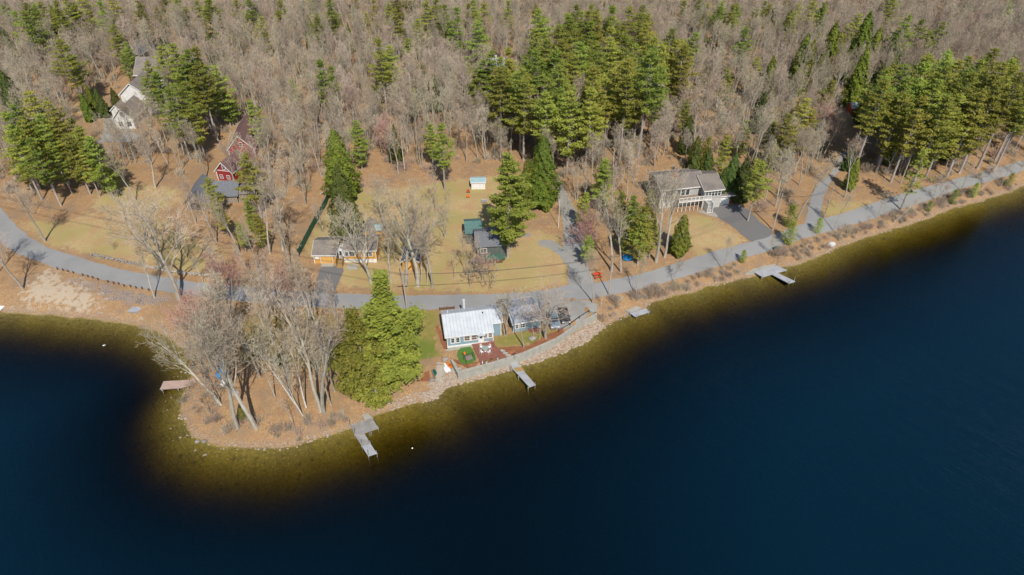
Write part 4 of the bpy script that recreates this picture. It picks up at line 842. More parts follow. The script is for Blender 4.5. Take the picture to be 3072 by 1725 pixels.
rail_fence('guard_rail','E',[(190,262),(330,250),(470,240)],'short dark brown wooden rail at the road behind the cottage chimney',M['woodbrown'])
rail_fence('metal_rail','Fc',[(1330,790),(1560,665),(1750,520),(1935,400)],'thin dark metal rail along the top of the retaining wall by the parking area',M['dark'],.8,3,(.7,),.05)
rail_fence('metal_rail','E',[(1300,215),(1450,205)],'short dark rail behind the right end of the cottage',M['dark'],.9,2,(.8,),.05)
for (x, y) in [(500,1037),(548,1048),(592,1060),(638,1072),(720,1092),(764,1104),(806,1114),(852,1130),(938,1150),(988,1162),(1032,1168),(1078,1185),(1134,1190),(1182,1202),(1234,1208),(1292,1222)]:
    a = g('L1',x,y); m = MB(); m.tube([(0,0,-.2),(0,0,.62),(0,0,.68)], [.11,.11,.08], 7); o = m.build('guard_post', M['woodbrown'], loc=a); tag(o, 'short brown wooden post in the row along the left road', 'post', 'row of short posts along the left road')
def stone_wall(c, L, hh, label, seed):
    p = line_pts(c, L); rt0 = Vector(p[0]); r = random.Random(seed); m = MB()
    for i in range(len(p)-1):
        a, b = Vector(p[i])-rt0, Vector(p[i+1])-rt0; n = int((b-a).length/.42)
        for k in range(n):
            for lv in range(2):
                v = a.lerp(b, (k+r.uniform(.2,.8))/n); m.ell((v.x+r.uniform(-.15,.15), v.y+r.uniform(-.2,.2), v.z+.2+lv*hh*.45), (r.uniform(.2,.36), r.uniform(.2,.34), r.uniform(.16,.26)), 6, 4, jit=.12, rnd=r)
    tag(m.build('stone_wall', M['stone'], loc=rt0), label, 'wall')
stone_wall('L1',[(800,918),(960,950),(1120,985),(1250,1010)],.7,'dry stone wall of pale field stones on the left lawn by the road',1)
stone_wall('L1',[(1270,1015),(1450,1060),(1700,1085),(1880,1098)],.5,'low dark stone wall continuing right behind the great oaks',2)
p = line_pts('L2',[(372,925),(430,815),(475,725),(520,640),(565,560),(615,470),(640,400)]); rt = empty('green_fence', p[0], 0, 'long dark green fence running uphill left of the yellow garage', 'fence'); o = Vector(p[0]); m = MB()
for i in range(len(p)-1):
    a, b = Vector(p[i])-o, Vector(p[i+1])-o; d = (b-a).normalized(); n = Vector((-d.y,d.x,0))*.03; m.prism([(v.x,v.y) for v in (a-n,b-n,b+n,a+n)], min(a.z,b.z)+.05, max(a.z,b.z)+1.9)
m.build('panel', M['greenfence'], rt)
for i in range(len(p)): v = Vector(p[i])-o; m = MB(); m.box(v.x-.06,v.x+.06,v.y-.06,v.y+.06,v.z-.2,v.z+2.05); m.build('post', M['dark'], rt)
def upole(c, foot, hh, label, r0=.16, arm=True, white=False):
    a = g(c,*foot); rt = empty('utility_pole', a, 0, label, 'utility pole'); m = MB(); m.tube([(0,0,-.3),(0,0,hh)], [r0,r0*.7], 8); m.build('pole', M['white'] if white else M['pole'], rt)
    if arm: m = MB(); m.box(-1.0,1.0,-.06,.06,hh-.7,hh-.58); m.build('crossarm', M['wood'], rt)
    return Vector(a)+Vector((0,0,hh))
t0 = upole('B',(78,190),9.5,'pale utility pole rising beside the road left of the cottage')
t1 = upole('L3',(838,1255),10,'tall slim utility pole at the road edge near the picnic table',.13)
t2 = upole('L4',(40,692),9.5,'utility pole by the road near the ranch driveway')
t3 = upole('L4',(480,598),8.5,'utility pole at the mouth of the wooded lane',.12)
t4 = upole('L3',(403,672),7.5,'thin white pole beside the gravel lane',.07,False,True)
t5 = upole('L4',(583,498),5,'short pale pole on the grass triangle beside the wooded lane',.07,False)
t6 = upole('L4',(1150,290),8,'pale pole among the pine trunks above the right road',.14,False)
t7 = upole('L2',(1272,1170),6.5,'short weathered pole left of the yellow shed',.10,False)
tm_ = Vector(G((-170,640)))+Vector((0,0,9.5))
def wire(a, b, sag, name='power_line', label='', off=0):
    m = MB(); n = 14; a = a+Vector((off,0,-.5)); b = b+Vector((off,0,-.5)); m.tube([a.lerp(b,i/n)-a-Vector((0,0,sag*4*(i/n)*(1-i/n))) for i in range(n+1)], [.022]*(n+1), 3); tag(m.build(name, M['dark'], loc=a), label, 'cable', 'overhead cables along the road')
for (a,b,lb) in ((tm_,t0,'overhead cable above the road from the left edge to the pole by the cottage'),(t0,t1,'overhead cable between the cottage pole and the pole near the picnic table'),(t1,t2,'overhead cable above the ranch lawn between two road poles'),(t2,t3,'overhead cable between the ranch driveway pole and the wooded lane pole')):
    for off in (-.8,0,.8): wire(a, b, 1.0, label=lb, off=off)
# ------------------------------------------------------------------ garden and shore things
def hull(L, Wd, Hh, mt, name, loc, rz, label, cat, deck=None, up=1):
    m = MB(); n = 14; k = 8
    for i in range(n+1):
        t = i/n; w_ = Wd/2*(math.sin(math.pi*(.02+.96*t)))**.7; y = (t-.5)*L; rise = Hh*.35*(abs(2*t-1))**3
        for j in range(k): a = 2*math.pi*j/k; m.v.append((math.cos(a)*w_, y, Hh*.5+math.sin(a)*Hh*.5*(.35+.65*w_/(Wd/2))+rise))
    for i in range(n):
        for j in range(k): m.f.append((i*k+j, i*k+(j+1)%k, (i+1)*k+(j+1)%k, (i+1)*k+j)); m.m.append(0)
    m.f.append(tuple(range(k))); m.f.append(tuple(range(n*k+k-1, n*k-1, -1))); m.m += [0,0]
    rt = empty(name, loc, rz, label, cat); m.build('hull', mt, rt, smooth=True)
    m = MB(); m.ell((0,-.05*L,Hh*.98),(Wd*.2,L*.11,.05),12,4); m.build('seat', M['dark'] if deck is None else deck, rt, smooth=True); return rt
def hull_at(c, p0, p1, Wd, Hh, mt, name, label, cat, z=0, deck=None):
    a, b = g(c,*p0), g(c,*p1); L = math.dist(a[:2],b[:2]); return hull(L, Wd, Hh, mt, name, ((a[0]+b[0])/2,(a[1]+b[1])/2,(a[2]+b[2])/2+z), math.atan2(b[1]-a[1],b[0]-a[0])-math.pi/2, label, cat, deck)
hull_at('Hc',(1085,895),(905,585),.85,.32,M['plastic'],'kayak','larger white kayak lying on the tan gravel landing','kayak',.05,M['plastic'])
hull_at('Hc',(1010,905),(890,700),.6,.26,M['plastic'],'paddle_board','smaller white board at the left side of the larger white kayak','paddle board',.05,M['plastic'])
hull_at('Hc',(1120,780),(975,560),.75,.34,M['orange'],'kayak','orange kayak lying against the concrete wall end','kayak',.12)
hull_at('Hc',(645,985),(590,760),.8,.36,M['canoe'],'canoe','dark green canoe lying beside a timber edge','canoe',.05)
a, b = g('Hc',535,790), g('Hc',640,1080); m = MB(); m.tube([(0,0,.1),(b[0]-a[0],b[1]-a[1],.1)],[.16,.16],4); tag(m.build('timber_edging', M['wood'], loc=a), 'pale timber edging left of the green canoe', 'timber')
hull_at('D',(1872,182),(1908,168),.8,.4,M['canoe'],'rowing_boat','small green boat by the road above the large right dock','boat',.3)
def chair(x, y, rz, label, group):
    rt = empty('garden_chair', (x,y,TZ+.16), rz, label, 'chair', group); W_ = M['plastic']
    m = MB(); m.box(-.24,.24,-.22,.22,.42,.46); m.build('seat', W_, rt)
    m = MB()
    for i in range(5): u = -.2+.1*i; m.box(u-.018,u+.018,.21,.24,.46,.92)
    m.box(-.26,.26,.205,.245,.9,.97); m.build('backrest', W_, rt)
    for sx in (-1,1):
        for sy in (-1,1): m = MB(); m.tube([(sx*.22,sy*.19,.42),(sx*.27,sy*.26,0)], [.025,.02], 5); m.build('leg', W_, rt)
        m = MB(); m.tube([(sx*.27,.2,.68),(sx*.28,-.2,.68),(sx*.26,-.2,.44)], [.02]*3, 5); m.build('armrest', W_, rt)
cx_, cy_ = P(q('E',1068,990), TZ+.9)
rt = empty('garden_table', (cx_,cy_,TZ+.16), 0, 'round glass garden table on the red deck', 'table'); m = MB(); m.tube([(0,0,.70),(0,0,.74)], [.62,.62], 20); m.build('tabletop', mat('frosted_glass',(.30,.36,.33),.15,spec=.6), rt); m = MB(); m.tube([(0,0,0),(0,0,.7)], [.22,.05], 8); m.build('pedestal', M['plastic'], rt)
for i, (a_, s_) in enumerate(((40,'right rear'),(140,'left rear'),(225,'left front'),(315,'right front'))):
    t = math.radians(a_); chair(cx_+math.cos(t)*.95, cy_+math.sin(t)*.95, t-math.pi/2, 'white metal garden chair at the %s of the round table'%s_, 'white chairs round the garden table')
x, y = P(q('E',760,1215),TZ+.3); rt = empty('swing_seat', (x,y,TZ+.05), .5, 'dark metal garden swing with a brown seat on the green lawn patch', 'swing')
m = MB()
for s in (-1,1): m.tube([(s*.9,-.7,0),(s*.8,0,1.7),(s*.9,.7,0)], [.03]*3, 6)
m.tube([(-.8,0,1.7),(.8,0,1.7)], [.03]*2, 6); m.build('frame', M['dark'], rt); m = MB(); m.box(-.62,.62,-.3,.25,.42,.5); m.box(-.62,.62,.22,.32,.5,1.0); m.build('seat', M['shingle'], rt)
x, y = P(q('E',672,1165),TZ+.4); rt = empty('garden_windmill', (x,y,TZ+.05), 0, 'small wooden garden tower with an orange top on the lawn patch', 'garden ornament'); m = MB(); m.tube([(0,0,0),(0,0,1.2)], [.3,.13], 4); m.build('tower', M['wood'], rt); m = MB(); m.tube([(0,0,1.2),(0,0,1.5)], [.24,.18], 10); m.build('top', M['orange'], rt)
for i, (x_, y_, nm) in enumerate([(1092,1275,'left'),(1200,1240,'middle'),(1310,1205,'right')]):
    x, y = P(q('E',x_,y_),TZ+.2); rt = empty('planter', (x,y,TZ+.16), 0, 'small white pot with a green plant, %s one of the three on the deck edge'%nm, 'planter', 'pots on the deck edge'); m = MB(); m.tube([(0,0,0),(0,0,.3)], [.13,.19], 10); m.build('pot', M['plastic'] if i != 1 else M['woodyellow'], rt); K = MB(); tuft(K, Vector((0,0,.42)), random.Random(i), 40, .12, .1, .08, .16, .2); K.build('plant', M['cedar'], rt)
x, y = P(q('E',1012,1300),TZ+.3); m = MB(); m.tube([(0,0,0),(0,0,.35)],[.02,.02],5); m.ell((0,0,.45),(.1,.2,.12),8,6); m.tube([(0,.15,.5),(0,.24,.75),(0,.32,.72)],[.04,.03,.015],6); tag(m.build('bird_figure', M['plastic'], loc=(x,y,TZ+.16)), 'white wading bird figure at the front corner of the red deck', 'garden ornament')
x, y = P(q('E',1180,868),TZ+.2); K = MB(); tuft(K, Vector((0,0,.3)), random.Random(4), 120, .22, .16, .1, .2, .2); tag(K.build('potted_shrub', M['twigred2'], loc=(x,y,TZ+.1)), 'round reddish shrub at the right corner of the red deck', 'shrub')
for i, (x_, y_) in enumerate([(1400,1045),(1452,1090),(1512,1135)]):
    x, y = P(q('E',x_,y_),TZ+.05); o = MB(); o.prism([(-.42,-.3),(.4,-.34),(.45,.28),(-.38,.32)], 0, .06); tag(o.build('stepping_stone', M['concrete'], loc=(x,y,TZ+.03), rz=-.4), 'flat square stepping stone in the mulch leading to the wall', 'stepping stone', 'stepping stones in the mulch')
x, y = P(q('E',1640,1190),TZ+.3); rt = empty('dock_pump', (x,y,TZ+.2), 0, 'dark telescope like stand on the retaining wall beside the straight dock', 'stand'); m = MB(); m.tube([(0,0,0),(0,0,1.2)],[.05,.05],6); m.build('post', M['galv'], rt); m = MB(); m.ell((0,0,1.3),(.15,.22,.16),8,6); m.build('head', M['dark'], rt)
x, y = P(q('E',570,1395),TZ+.1); m = MB(); m.tube([(0,0,0),(0,0,.12)],[.3,.34],14); tag(m.build('fire_bowl', M['concrete'], loc=(x,y,TZ+.03)), 'round grey stone bowl in the mulch corner', 'bowl')
# picnic table
a = g('L3',738,1098); rt = empty('picnic_table', a, .3, 'red brown picnic table under the trees beside the gravel lane', 'picnic table'); m = MB(); m.box(-.9,.9,-.38,.38,.70,.76); m.build('tabletop', M['redbright'], rt)
for s in (-1,1): m = MB(); m.box(-.9,.9,s*.75-.14,s*.75+.14,.42,.47); m.build('bench', M['redbright'], rt)
for s in (-.65,.65): m = MB(); m.tube([(s,-.8,0),(s,-.2,.7)],[.05,.05],4); m.tube([(s,.8,0),(s,.2,.7)],[.05,.05],4); m.build('leg_frame', M['woodbrown'], rt)
def heap(name, c, p, r, mt, label, cat, seed):
    a = g(c,*p); m = MB(); m.ell((0,0,r[2]*.45), r, 16, 10, jit=.07, rnd=random.Random(seed)); tag(m.build(name, mt, loc=a, smooth=True), label, cat)
heap('tarp_covered_boat','L3',(1000,945),(1.15,.95,.65),M['tarp'],'bright blue tarp over a boat between the tall trunks near the picnic table','tarp',1)
heap('tarp_bundle','A',(700,725),(.95,1.25,.85),M['tarp'],'bright blue tarp bundle at the foot of the peninsula trees','tarp',2)
heap('tarp_bundle','A',(715,668),(.7,.8,1.0),M['tarp'],'smaller darker blue tarp bundle just behind the bright one on the peninsula','tarp',5)
heap('covered_boat','A',(725,790),(.8,1.0,.5),M['plastic'],'whitish covered heap beside the blue tarp bundle','cover',3)
heap('garden_tub','S',(1275,925),(.45,.3,.4),M['canoe'],'teal plastic tub on the upper lawn near the white shed','tub',4)
for (c,x,y,w_,lb) in (('S',965,1110,1.2,'front'),):
    a = g(c,x,y); rt = empty('bench', a, 0, 'small pale garden bench on the upper lawn', 'bench'); m = MB(); m.box(-.7,.7,-.3,.0,.4,.46); m.build('seat', M['decklight'], rt); m = MB(); m.box(-.7,.7,.1,.15,.5,.9); m.build('backrest', M['decklight'], rt)
    for s in (-.6,.6): m = MB(); m.box(s-.04,s+.04,-.28,.12,0,.4); m.build('leg', M['decklight'], rt)
for i, (x_, y_, mt, lb) in enumerate(((455,950,'orange','orange and yellow toy on the lawn left of the small bench'),(462,800,'redpaint','reddish toy on the lawn below the white shed'))):
    a = g('S',x_,y_); rt = empty('toy_car', a, 0, lb, 'toy'); m = MB(); m.box(-.4,.4,-.25,.25,.15,.45); m.box(-.2,.25,-.22,.22,.45,.8); m.build('body', M[mt], rt, bevel=.05)
    for sx in (-.25,.25): m = MB(); m.tube([(sx,-.28,.14),(sx,.28,.14)],[.13,.13],10); m.build('wheel', M['dark'], rt)
# ---- cars
def car(name, c, p, rz, paint, label, pickup=False):
    a = g(c,*p); rt = empty(name, (a[0],a[1],a[2]+.05), rz, label, 'pickup truck' if pickup else 'car')
    side = [(-2.2,.35),(-2.25,.7),(-2.1,.88),(-1.2,1.0),(1.9,1.02),(2.2,.95),(2.25,.5),(2.1,.33)]
    m = MB(); m.ext([(y,z) for y,z in side], 0, -.9, .9); m.build('body', paint, rt, bevel=.12)
    cab = [(-1.15,1.0),(-.45,1.48),(1.1,1.5),(1.85,1.02)] if not pickup else [(-1.0,1.0),(-.5,1.65),(.7,1.65),(.85,1.0)]
    m = MB(); m.ext(cab, 0, -.74, .74); m.build('windows', M['glass'], rt, bevel=.06)
    m = MB(); m.box(-.70,.70,cab[1][0]+.02,cab[2][0]-.02,cab[1][1]+.012,cab[1][1]+.045); m.build('roof', paint, rt, bevel=.01)
    for sx in (-1,1):
        for sy in (-1.4,1.35): m = MB(); m.tube([(sx*.70,sy,.33),(sx*.92,sy,.33)],[.33,.33],14); w_ = m.build('wheel', M['dark'], rt); m = MB(); m.tube([(sx*.921,sy,.33),(sx*.935,sy,.33)],[.19,.17],10); m.build('rim', M['galv'], w_)
        m = MB(); m.box(sx*.62-.17,sx*.62+.17,-2.27,-2.2,.66,.82); m.build('headlight', M['plastic'], rt)
        m = MB(); m.box(sx*1.0-.08,sx*1.0+.08,-.95,-.8,1.0,1.14); m.build('mirror', paint, rt)
    m = MB(); m.box(-.4,.4,-2.285,-2.2,.48,.62); m.build('grille', M['galv'], rt); return rt
car('parked_car','Fc',(1440,500),.12,mat('dark_car_paint',(.028,.028,.035),.25,spec=.7),'dark car parked on the gravel beside the mossy tree')
car('pickup_truck','Fc',(1215,600),.15,mat('blue_grey_paint',(.22,.28,.32),.3,spec=.6),'blue grey truck half hidden behind the mossy tree',True)
# ---- shore stones
r_ = random.Random(21); m = MB()
def stones(c0, c1, n, dlo, dhi, s0, s1, lo_=0, hi_=1e9):
    A_ = SHA; seg = [i for i in range(len(A_)-1) if c0 <= proj(A_[i][0],A_[i][1],0)[0] <= c1 and proj(A_[i][0],A_[i][1],0)[1] > 540]
    for _ in range(n):
        i = r_.choice(seg); t = r_.random(); d = A_[i+1]-A_[i]; L = np.hypot(*d); nn = np.array([-d[1],d[0]])/L; k = r_.uniform(dlo,dhi); p = A_[i]+d*t+nn*k; s = r_.uniform(s0,s1)
        u = max(0,k); z = 1.9*(1-math.exp(-u/4)) if k > 0 else -.1*abs(k); m.ell((p[0],p[1],z+s*.15),(s,s*r_.uniform(.6,1),s*.6),6,4,jit=.15,rnd=r_)
stones(1290,1800,1900,-.4,2.2,.08,.36); stones(1150,1300,200,-.2,1.6,.1,.28); stones(1800,3072,260,-.5,.6,.08,.24); stones(560,1050,110,-.5,.7,.08,.24); stones(470,700,40,-3,-.2,.1,.3)
tag(m.build('shore_stones', M['stone2']), 'reddish grey stones lining the waterline', kind='stuff')
for i, (c,x,y,s,lb) in enumerate([('A',506,1252,.42,'left of the two pale boulders in the water off the peninsula tip'),('A',562,1250,.48,'right of the two pale boulders in the water off the peninsula tip'),('L4',548,825,1.0,'large white boulder on the right shore bank'),('A',415,1068,.3,'small pale boulder at the left waterline of the peninsula'),('B',1435,495,.75,'grey boulder on the grass between cottage and garage'),('Hc',920,480,.7,'grey boulder at the end of the retaining wall above the kayaks'),('Hc',545,1080,.6,'pale boulder at the foot of the gravel landing'),('A',1535,1200,.3,'small reddish boulder at the waterline left of the L shaped dock'),('T',1930,880,.8,'grey stone at the foot of the peninsula trees')]):
    a = g(c,x,y); z = max(a[2], 0); mm_ = MB(); mm_.ell((0,0,s*.25),(s,s*.8,s*.6),9,7,jit=.1,rnd=random.Random(i)); tag(mm_.build('boulder', M['stone'] if i not in (2,) else M['palewall'], loc=(a[0],a[1],z)), lb, 'boulder')
a = P(q('C',1285,772),0); m = MB(); m.ell((0,0,.05),(.2,.12,.1),10,6); m.ell((.3,0,.18),(.1,.08,.1),8,5); tag(m.build('buoy', M['plastic'], loc=(a[0],a[1],0)), 'small white float on the water of the left cove', 'buoy')
a = P((1237,1345),0); m = MB(); m.ell((0,0,.05),(.13,.13,.13),10,6); tag(m.build('buoy', M['plastic'], loc=(a[0],a[1],0)), 'small white buoy right of the L shaped dock', 'buoy')
# ------------------------------------------------------------------ trees
FOOT = []          # building footprints, kept clear of trees
def where(x, y):
    s = proj(x, y, gz(x, y)); px, py = s
    if px < 330: return 'in the wood on the far left'
    if px < 700: return 'on the slope near the hillside house and barn'
    if px < 1100: return 'behind the yellow cottage, left of the white shed'
    if px < 1600: return 'in the wood behind the white shed'
    if px < 2000: return 'in the wood behind the gravel lane'
    if px < 2450: return 'in the wood behind the ranch house'
    return 'in the wood on the far right above the road'
def tip(c, x, y, h):
    s = q(c, x, y); z = 2+h
    for _ in range(4):
        X, Y = P(s, z); z = gz(X, Y)+h
    return X, Y
EDGE = [(-900,560),(0,575),(60,590),(250,560),(300,505),(560,520),(650,560),(700,600),(880,600),(900,560),(1060,540),(1370,500),(1560,490),(1640,560),(1900,560),(1930,500),(2150,500),(2200,600),(2360,640),(2420,560),(2560,515),(2700,550),(2800,540),(3072,505),(3500,440),(4200,330)]
BARE = []; CONI = []
# conifers, by the tip seen in the photo
kp = {'P':('pine0','pine1','pine2','pine4'), 'Q':('pine3','pine2'), 'C':('cone1','cone2'), 'Y':('pineyoung',), 'S':('spruce',), 'B':('pine1','pine4')}
CT = {
'K1':[(1270,520,17,'P'),(1240,660,13,'Q'),(20,40,16,'P'),(70,55,14,'P'),(200,95,22,'Q'),(330,5,20,'P'),(365,125,15,'P'),(470,0,20,'P'),(560,-20,20,'P'),(630,20,18,'P'),(470,200,12,'C'),(620,228,10,'C'),(500,330,22,'P'),(565,385,18,'P'),(8,235,13,'C'),(5,620,19,'C'),(860,5,18,'P'),(980,80,10,'P'),(1190,-5,18,'P'),(1350,55,12,'P'),(1790,270,11,'C'),(1410,270,9,'C'),(2130,98,14,'Q'),(1980,195,13,'Q'),(2060,300,8,'Q'),(1700,0,16,'P'),(1810,-10,18,'P'),(2150,-30,18,'P'),(2040,-20,16,'P'),
 (1085,360,13,'P'),(1050,455,11,'Q'),(1385,385,22,'P'),(1490,375,25,'B'),(1620,425,24,'P'),(1690,400,24,'B'),(1565,520,22,'P'),(1860,570,18,'Q'),(1750,700,16,'P'),(1330,610,20,'P'),(1560,740,20,'P'),(1640,900,15,'Q'),(1450,760,20,'P'),(1700,560,22,'B'),
 (740,735,9,'C'),(820,765,9,'C'),(690,800,9,'C'),(960,760,8,'C'),(240,800,22,'Q'),(100,890,21,'Q'),(400,860,20,'Q'),(330,985,19,'P'),(180,1020,19,'Q'),(460,1000,18,'P'),(60,1110,19,'P'),(610,1020,13,'P'),(660,1095,17,'Q'),(770,1190,16,'Q'),(560,1170,16,'P'),(250,1190,18,'P'),(880,1300,11,'Q'),(90,1270,13,'P'),(420,1230,14,'Q'),(690,1290,13,'P'),(20,960,21,'P')],
'K2':[(200,-10,16,'P'),(240,85,13,'P'),(440,120,13,'C'),(630,-30,19,'P'),(650,60,13,'P'),(690,175,10,'Q'),(790,210,10,'C'),(860,-10,14,'P'),(950,108,14,'Q'),(915,305,10,'Q'),(1015,-20,16,'P'),(1150,28,15,'Q'),(1195,195,11,'Q'),(1300,145,12,'Q'),(1400,168,14,'Q'),(1315,325,13,'P'),(1060,325,22,'P'),(1150,400,18,'Q'),(545,508,21,'P'),(650,570,17,'P'),(1010,728,10,'Q'),(100,752,8,'Q'),(1440,540,8,'Q'),(1430,650,9,'S'),(1550,660,11,'S'),(1605,605,9,'S'),(1710,620,8,'S'),(1790,650,7,'S'),(1490,700,9,'S'),(1385,690,7,'S'),
 (1470,-5,20,'P'),(1560,-30,20,'P'),(1640,30,19,'P'),(1740,55,22,'P'),(1840,25,18,'P'),(1885,-20,18,'P'),(1980,15,18,'P'),(1930,165,22,'Q'),(2190,0,16,'P'),(2045,425,22,'P'),(1965,510,19,'P'),(1900,600,16,'Q'),(2185,400,22,'P'),(2120,490,20,'P'),(2010,610,15,'P'),(1840,690,11,'Q'),(1190,1080,11,'S')],
'K3':[(2030,228,19,'P'),(1600,270,17,'P'),(1400,245,21,'P'),(1470,330,17,'P'),(1555,1000,11,'C'),(1880,1180,12,'Q'),(1720,1290,11,'C'),(2035,1045,11,'Q'),(2130,1370,11,'Q'),(2200,800,12,'C'),(1500,-5,16,'P'),(1700,20,17,'P'),(1830,0,18,'P'),(1920,30,18,'P'),(2200,5,14,'P'),(1640,-25,16,'P'),(1950,1330,12,'C'),(1620,1180,10,'C'),(730,830,12,'C'),(640,700,14,'C'),(820,1385,14,'Q')],
'K4':[(895,105,23,'C'),(1240,120,22,'P'),(1345,160,19,'P'),(1415,260,17,'P'),(600,195,21,'C'),(650,270,17,'C'),(350,298,19,'C'),(410,345,17,'C'),(55,490,15,'C'),(980,240,17,'C'),(1155,275,17,'C'),(60,60,15,'P'),(200,95,14,'C'),(400,0,18,'P'),(490,20,16,'P'),(20,30,16,'P'),(275,20,14,'P'),(350,860,16,'Q'),(565,700,15,'Q'),(190,990,16,'Q'),(400,960,13,'Q'),(60,1250,9,'Q'),(755,1235,8,'C'),(1140,1150,9,'C'),(1340,1190,9,'Q'),(2110,5,14,'P'),(1600,1210,6,'C'),(870,420,18,'C'),(1010,560,18,'C')],
'L1':[(2120,20,17,'P'),(1790,245,11,'Q'),(1905,490,8,'Q'),(2060,625,8,'Q'),(2200,560,9,'Q'),(2140,440,9,'Q')],
'L2':[(1600,-235,18,'P'),(700,130,18,'C')],
'L3':[(800,90,12,'Q'),(1150,545,13,'P'),(1060,400,12,'Q'),(950,350,11,'Q'),(1210,350,11,'Q'),(2180,80,16,'P'),(2020,870,3.2,'Y'),(1240,600,10,'Q'),(1000,620,9,'Q'),(640,370,10,'Q'),(670,740,8,'Q'),(1700,-20,11,'C'),(1860,150,9,'C'),(1620,-60,12,'C'),(2050,60,12,'C')],
'L4':[(462,590,4,'Y'),(225,620,6,'Y'),(1640,350,4,'Y'),(1425,440,3,'Y'),(1820,290,4,'Y'),(2130,200,4,'Y'),(790,60,9,'C'),(230,470,6,'Y')]}
rr = random.Random(77)
for c, L in CT.items():
    for (x, y, h, k) in L: CONI.append((*tip(c, x, y, h), h, rr.choice(kp[k]), None))
def fillpoly(c, pl, n, h0, h1, kinds, mind):
    A = [q(c,*p) for p in pl]; An = np.array(A); k = 0; t = 0; got = []
    while k < n and t < n*60:
        t += 1; x = rr.uniform(An[:,0].min(), An[:,0].max()); y = rr.uniform(An[:,1].min(), An[:,1].max())
        if not inside(np.array([x]), np.array([y]), A)[0]: continue
        h = rr.uniform(h0, h1); X, Y = P((x,y), 4+h); b_ = proj(X, Y, 3)
        if b_[1] > np.interp(b_[0], [e_[0] for e_ in EDGE], [e_[1] for e_ in EDGE])-4: continue
        if any(math.dist((X,Y), g_) < mind for g_ in got): continue
        got.append((X,Y)); CONI.append((X, Y, h, rr.choice(kp[kinds]), None)); k += 1
fillpoly('K3', [(180,0),(1250,-20),(1300,200),(1600,300),(1400,480),(1230,560),(1180,600),(600,700),(300,740),(180,600),(-60,640),(-120,480),(120,400),(200,200)], 74, 18, 24, 'P', 4.6)
fillpoly('K4', [(1550,330),(1720,380),(2000,340),(2260,440),(2500,500),(2500,760),(2000,770),(1500,800),(1150,780),(1000,620),(1100,480),(1400,400)], 44, 22, 27, 'P', 5.0)
fillpoly('K1', [(0,-40),(700,-40),(640,60),(0,60)], 8, 15, 20, 'P', 6)
fillpoly('X', [(-50,-60),(3100,-60),(3100,40),(2500,60),(1200,60),(-50,70)], 34, 12, 19, 'Q', 8)
fillpoly('X', [(560,60),(1150,40),(1500,200),(1300,380),(900,330),(640,250)], 12, 8, 14, 'Q', 12)
fillpoly('X', [(2050,120),(2450,100),(2400,420),(2000,420)], 12, 8, 14, 'Q', 10)
for (x,y,h,k,l) in [(1210,440,29,'pine1','tallest pine of the grove behind the gravel lane, with a long bare pale trunk'),(1010,500,27,'pine1','tall pine with a bare lower trunk, just left of the tallest pine of the grove'),(720,560,26,'pine4','pine with bare trunk at the left front of the pine grove')]:
    CONI.append((*tip('K3',x,y,h), h, k, l))
# single conifers that stand out, by their foot: (crop, x, y, height, kind, label, width)
HERO = [('X',1185,1145,-823,'pinebig','huge bright green pine with layered boughs left of the blue cottage',1.45),
 ('X',1105,1190,-935,'pinemid','broad darker pine between the huge bright pine and the peninsula trees',1.0),
 ('X',1135,1222,-1040,'pinemid','lowest green pine boughs right at the shore beside the L shaped dock',1.0),
 ('L3',-35,930,25,'pinetall','tall bright green pine on the lawn beside the curved gravel drive',1.05),
 ('L3',260,480,18,'cone0','dense dark green cone shaped cedar beside the top of the gravel lane',1.0),
 ('L3',130,500,13,'cone0','lower cedar leaning against the left side of the tall cone shaped cedar',.8),
 ('L2',770,420,18,'cone0','dense dark green cone shaped cedar behind the yellow cottage',1.05),
 ('L3',1440,900,10,'cone0','short round cedar with several thin trunks beside the ranch house lawn',1.0),
 ('L3',1095,985,14,'pine3','full green pine with a bare foot behind the blue tarp',1.0),
 ('L4',1150,520,16,'pinesparse','thin pine with sparse open boughs beside the road on the right',1.0),
 ('A',870,1075,2.6,'pineyoung','tiny green pine under the peninsula trees',1.0),
 ('A',1150,640,3,'spruce','small dark conifer in the middle of the peninsula',.8)]
for c,x,y,h,k,l,wf in HERO:
    X,Y,Z = g(c,x,y)
    if h < 0:
        t_ = -h; h = 5
        while proj(X,Y,Z+h)[1] > t_: h += .25
    plant(k, X, Y, h, l, z=Z-.05, wf=wf)
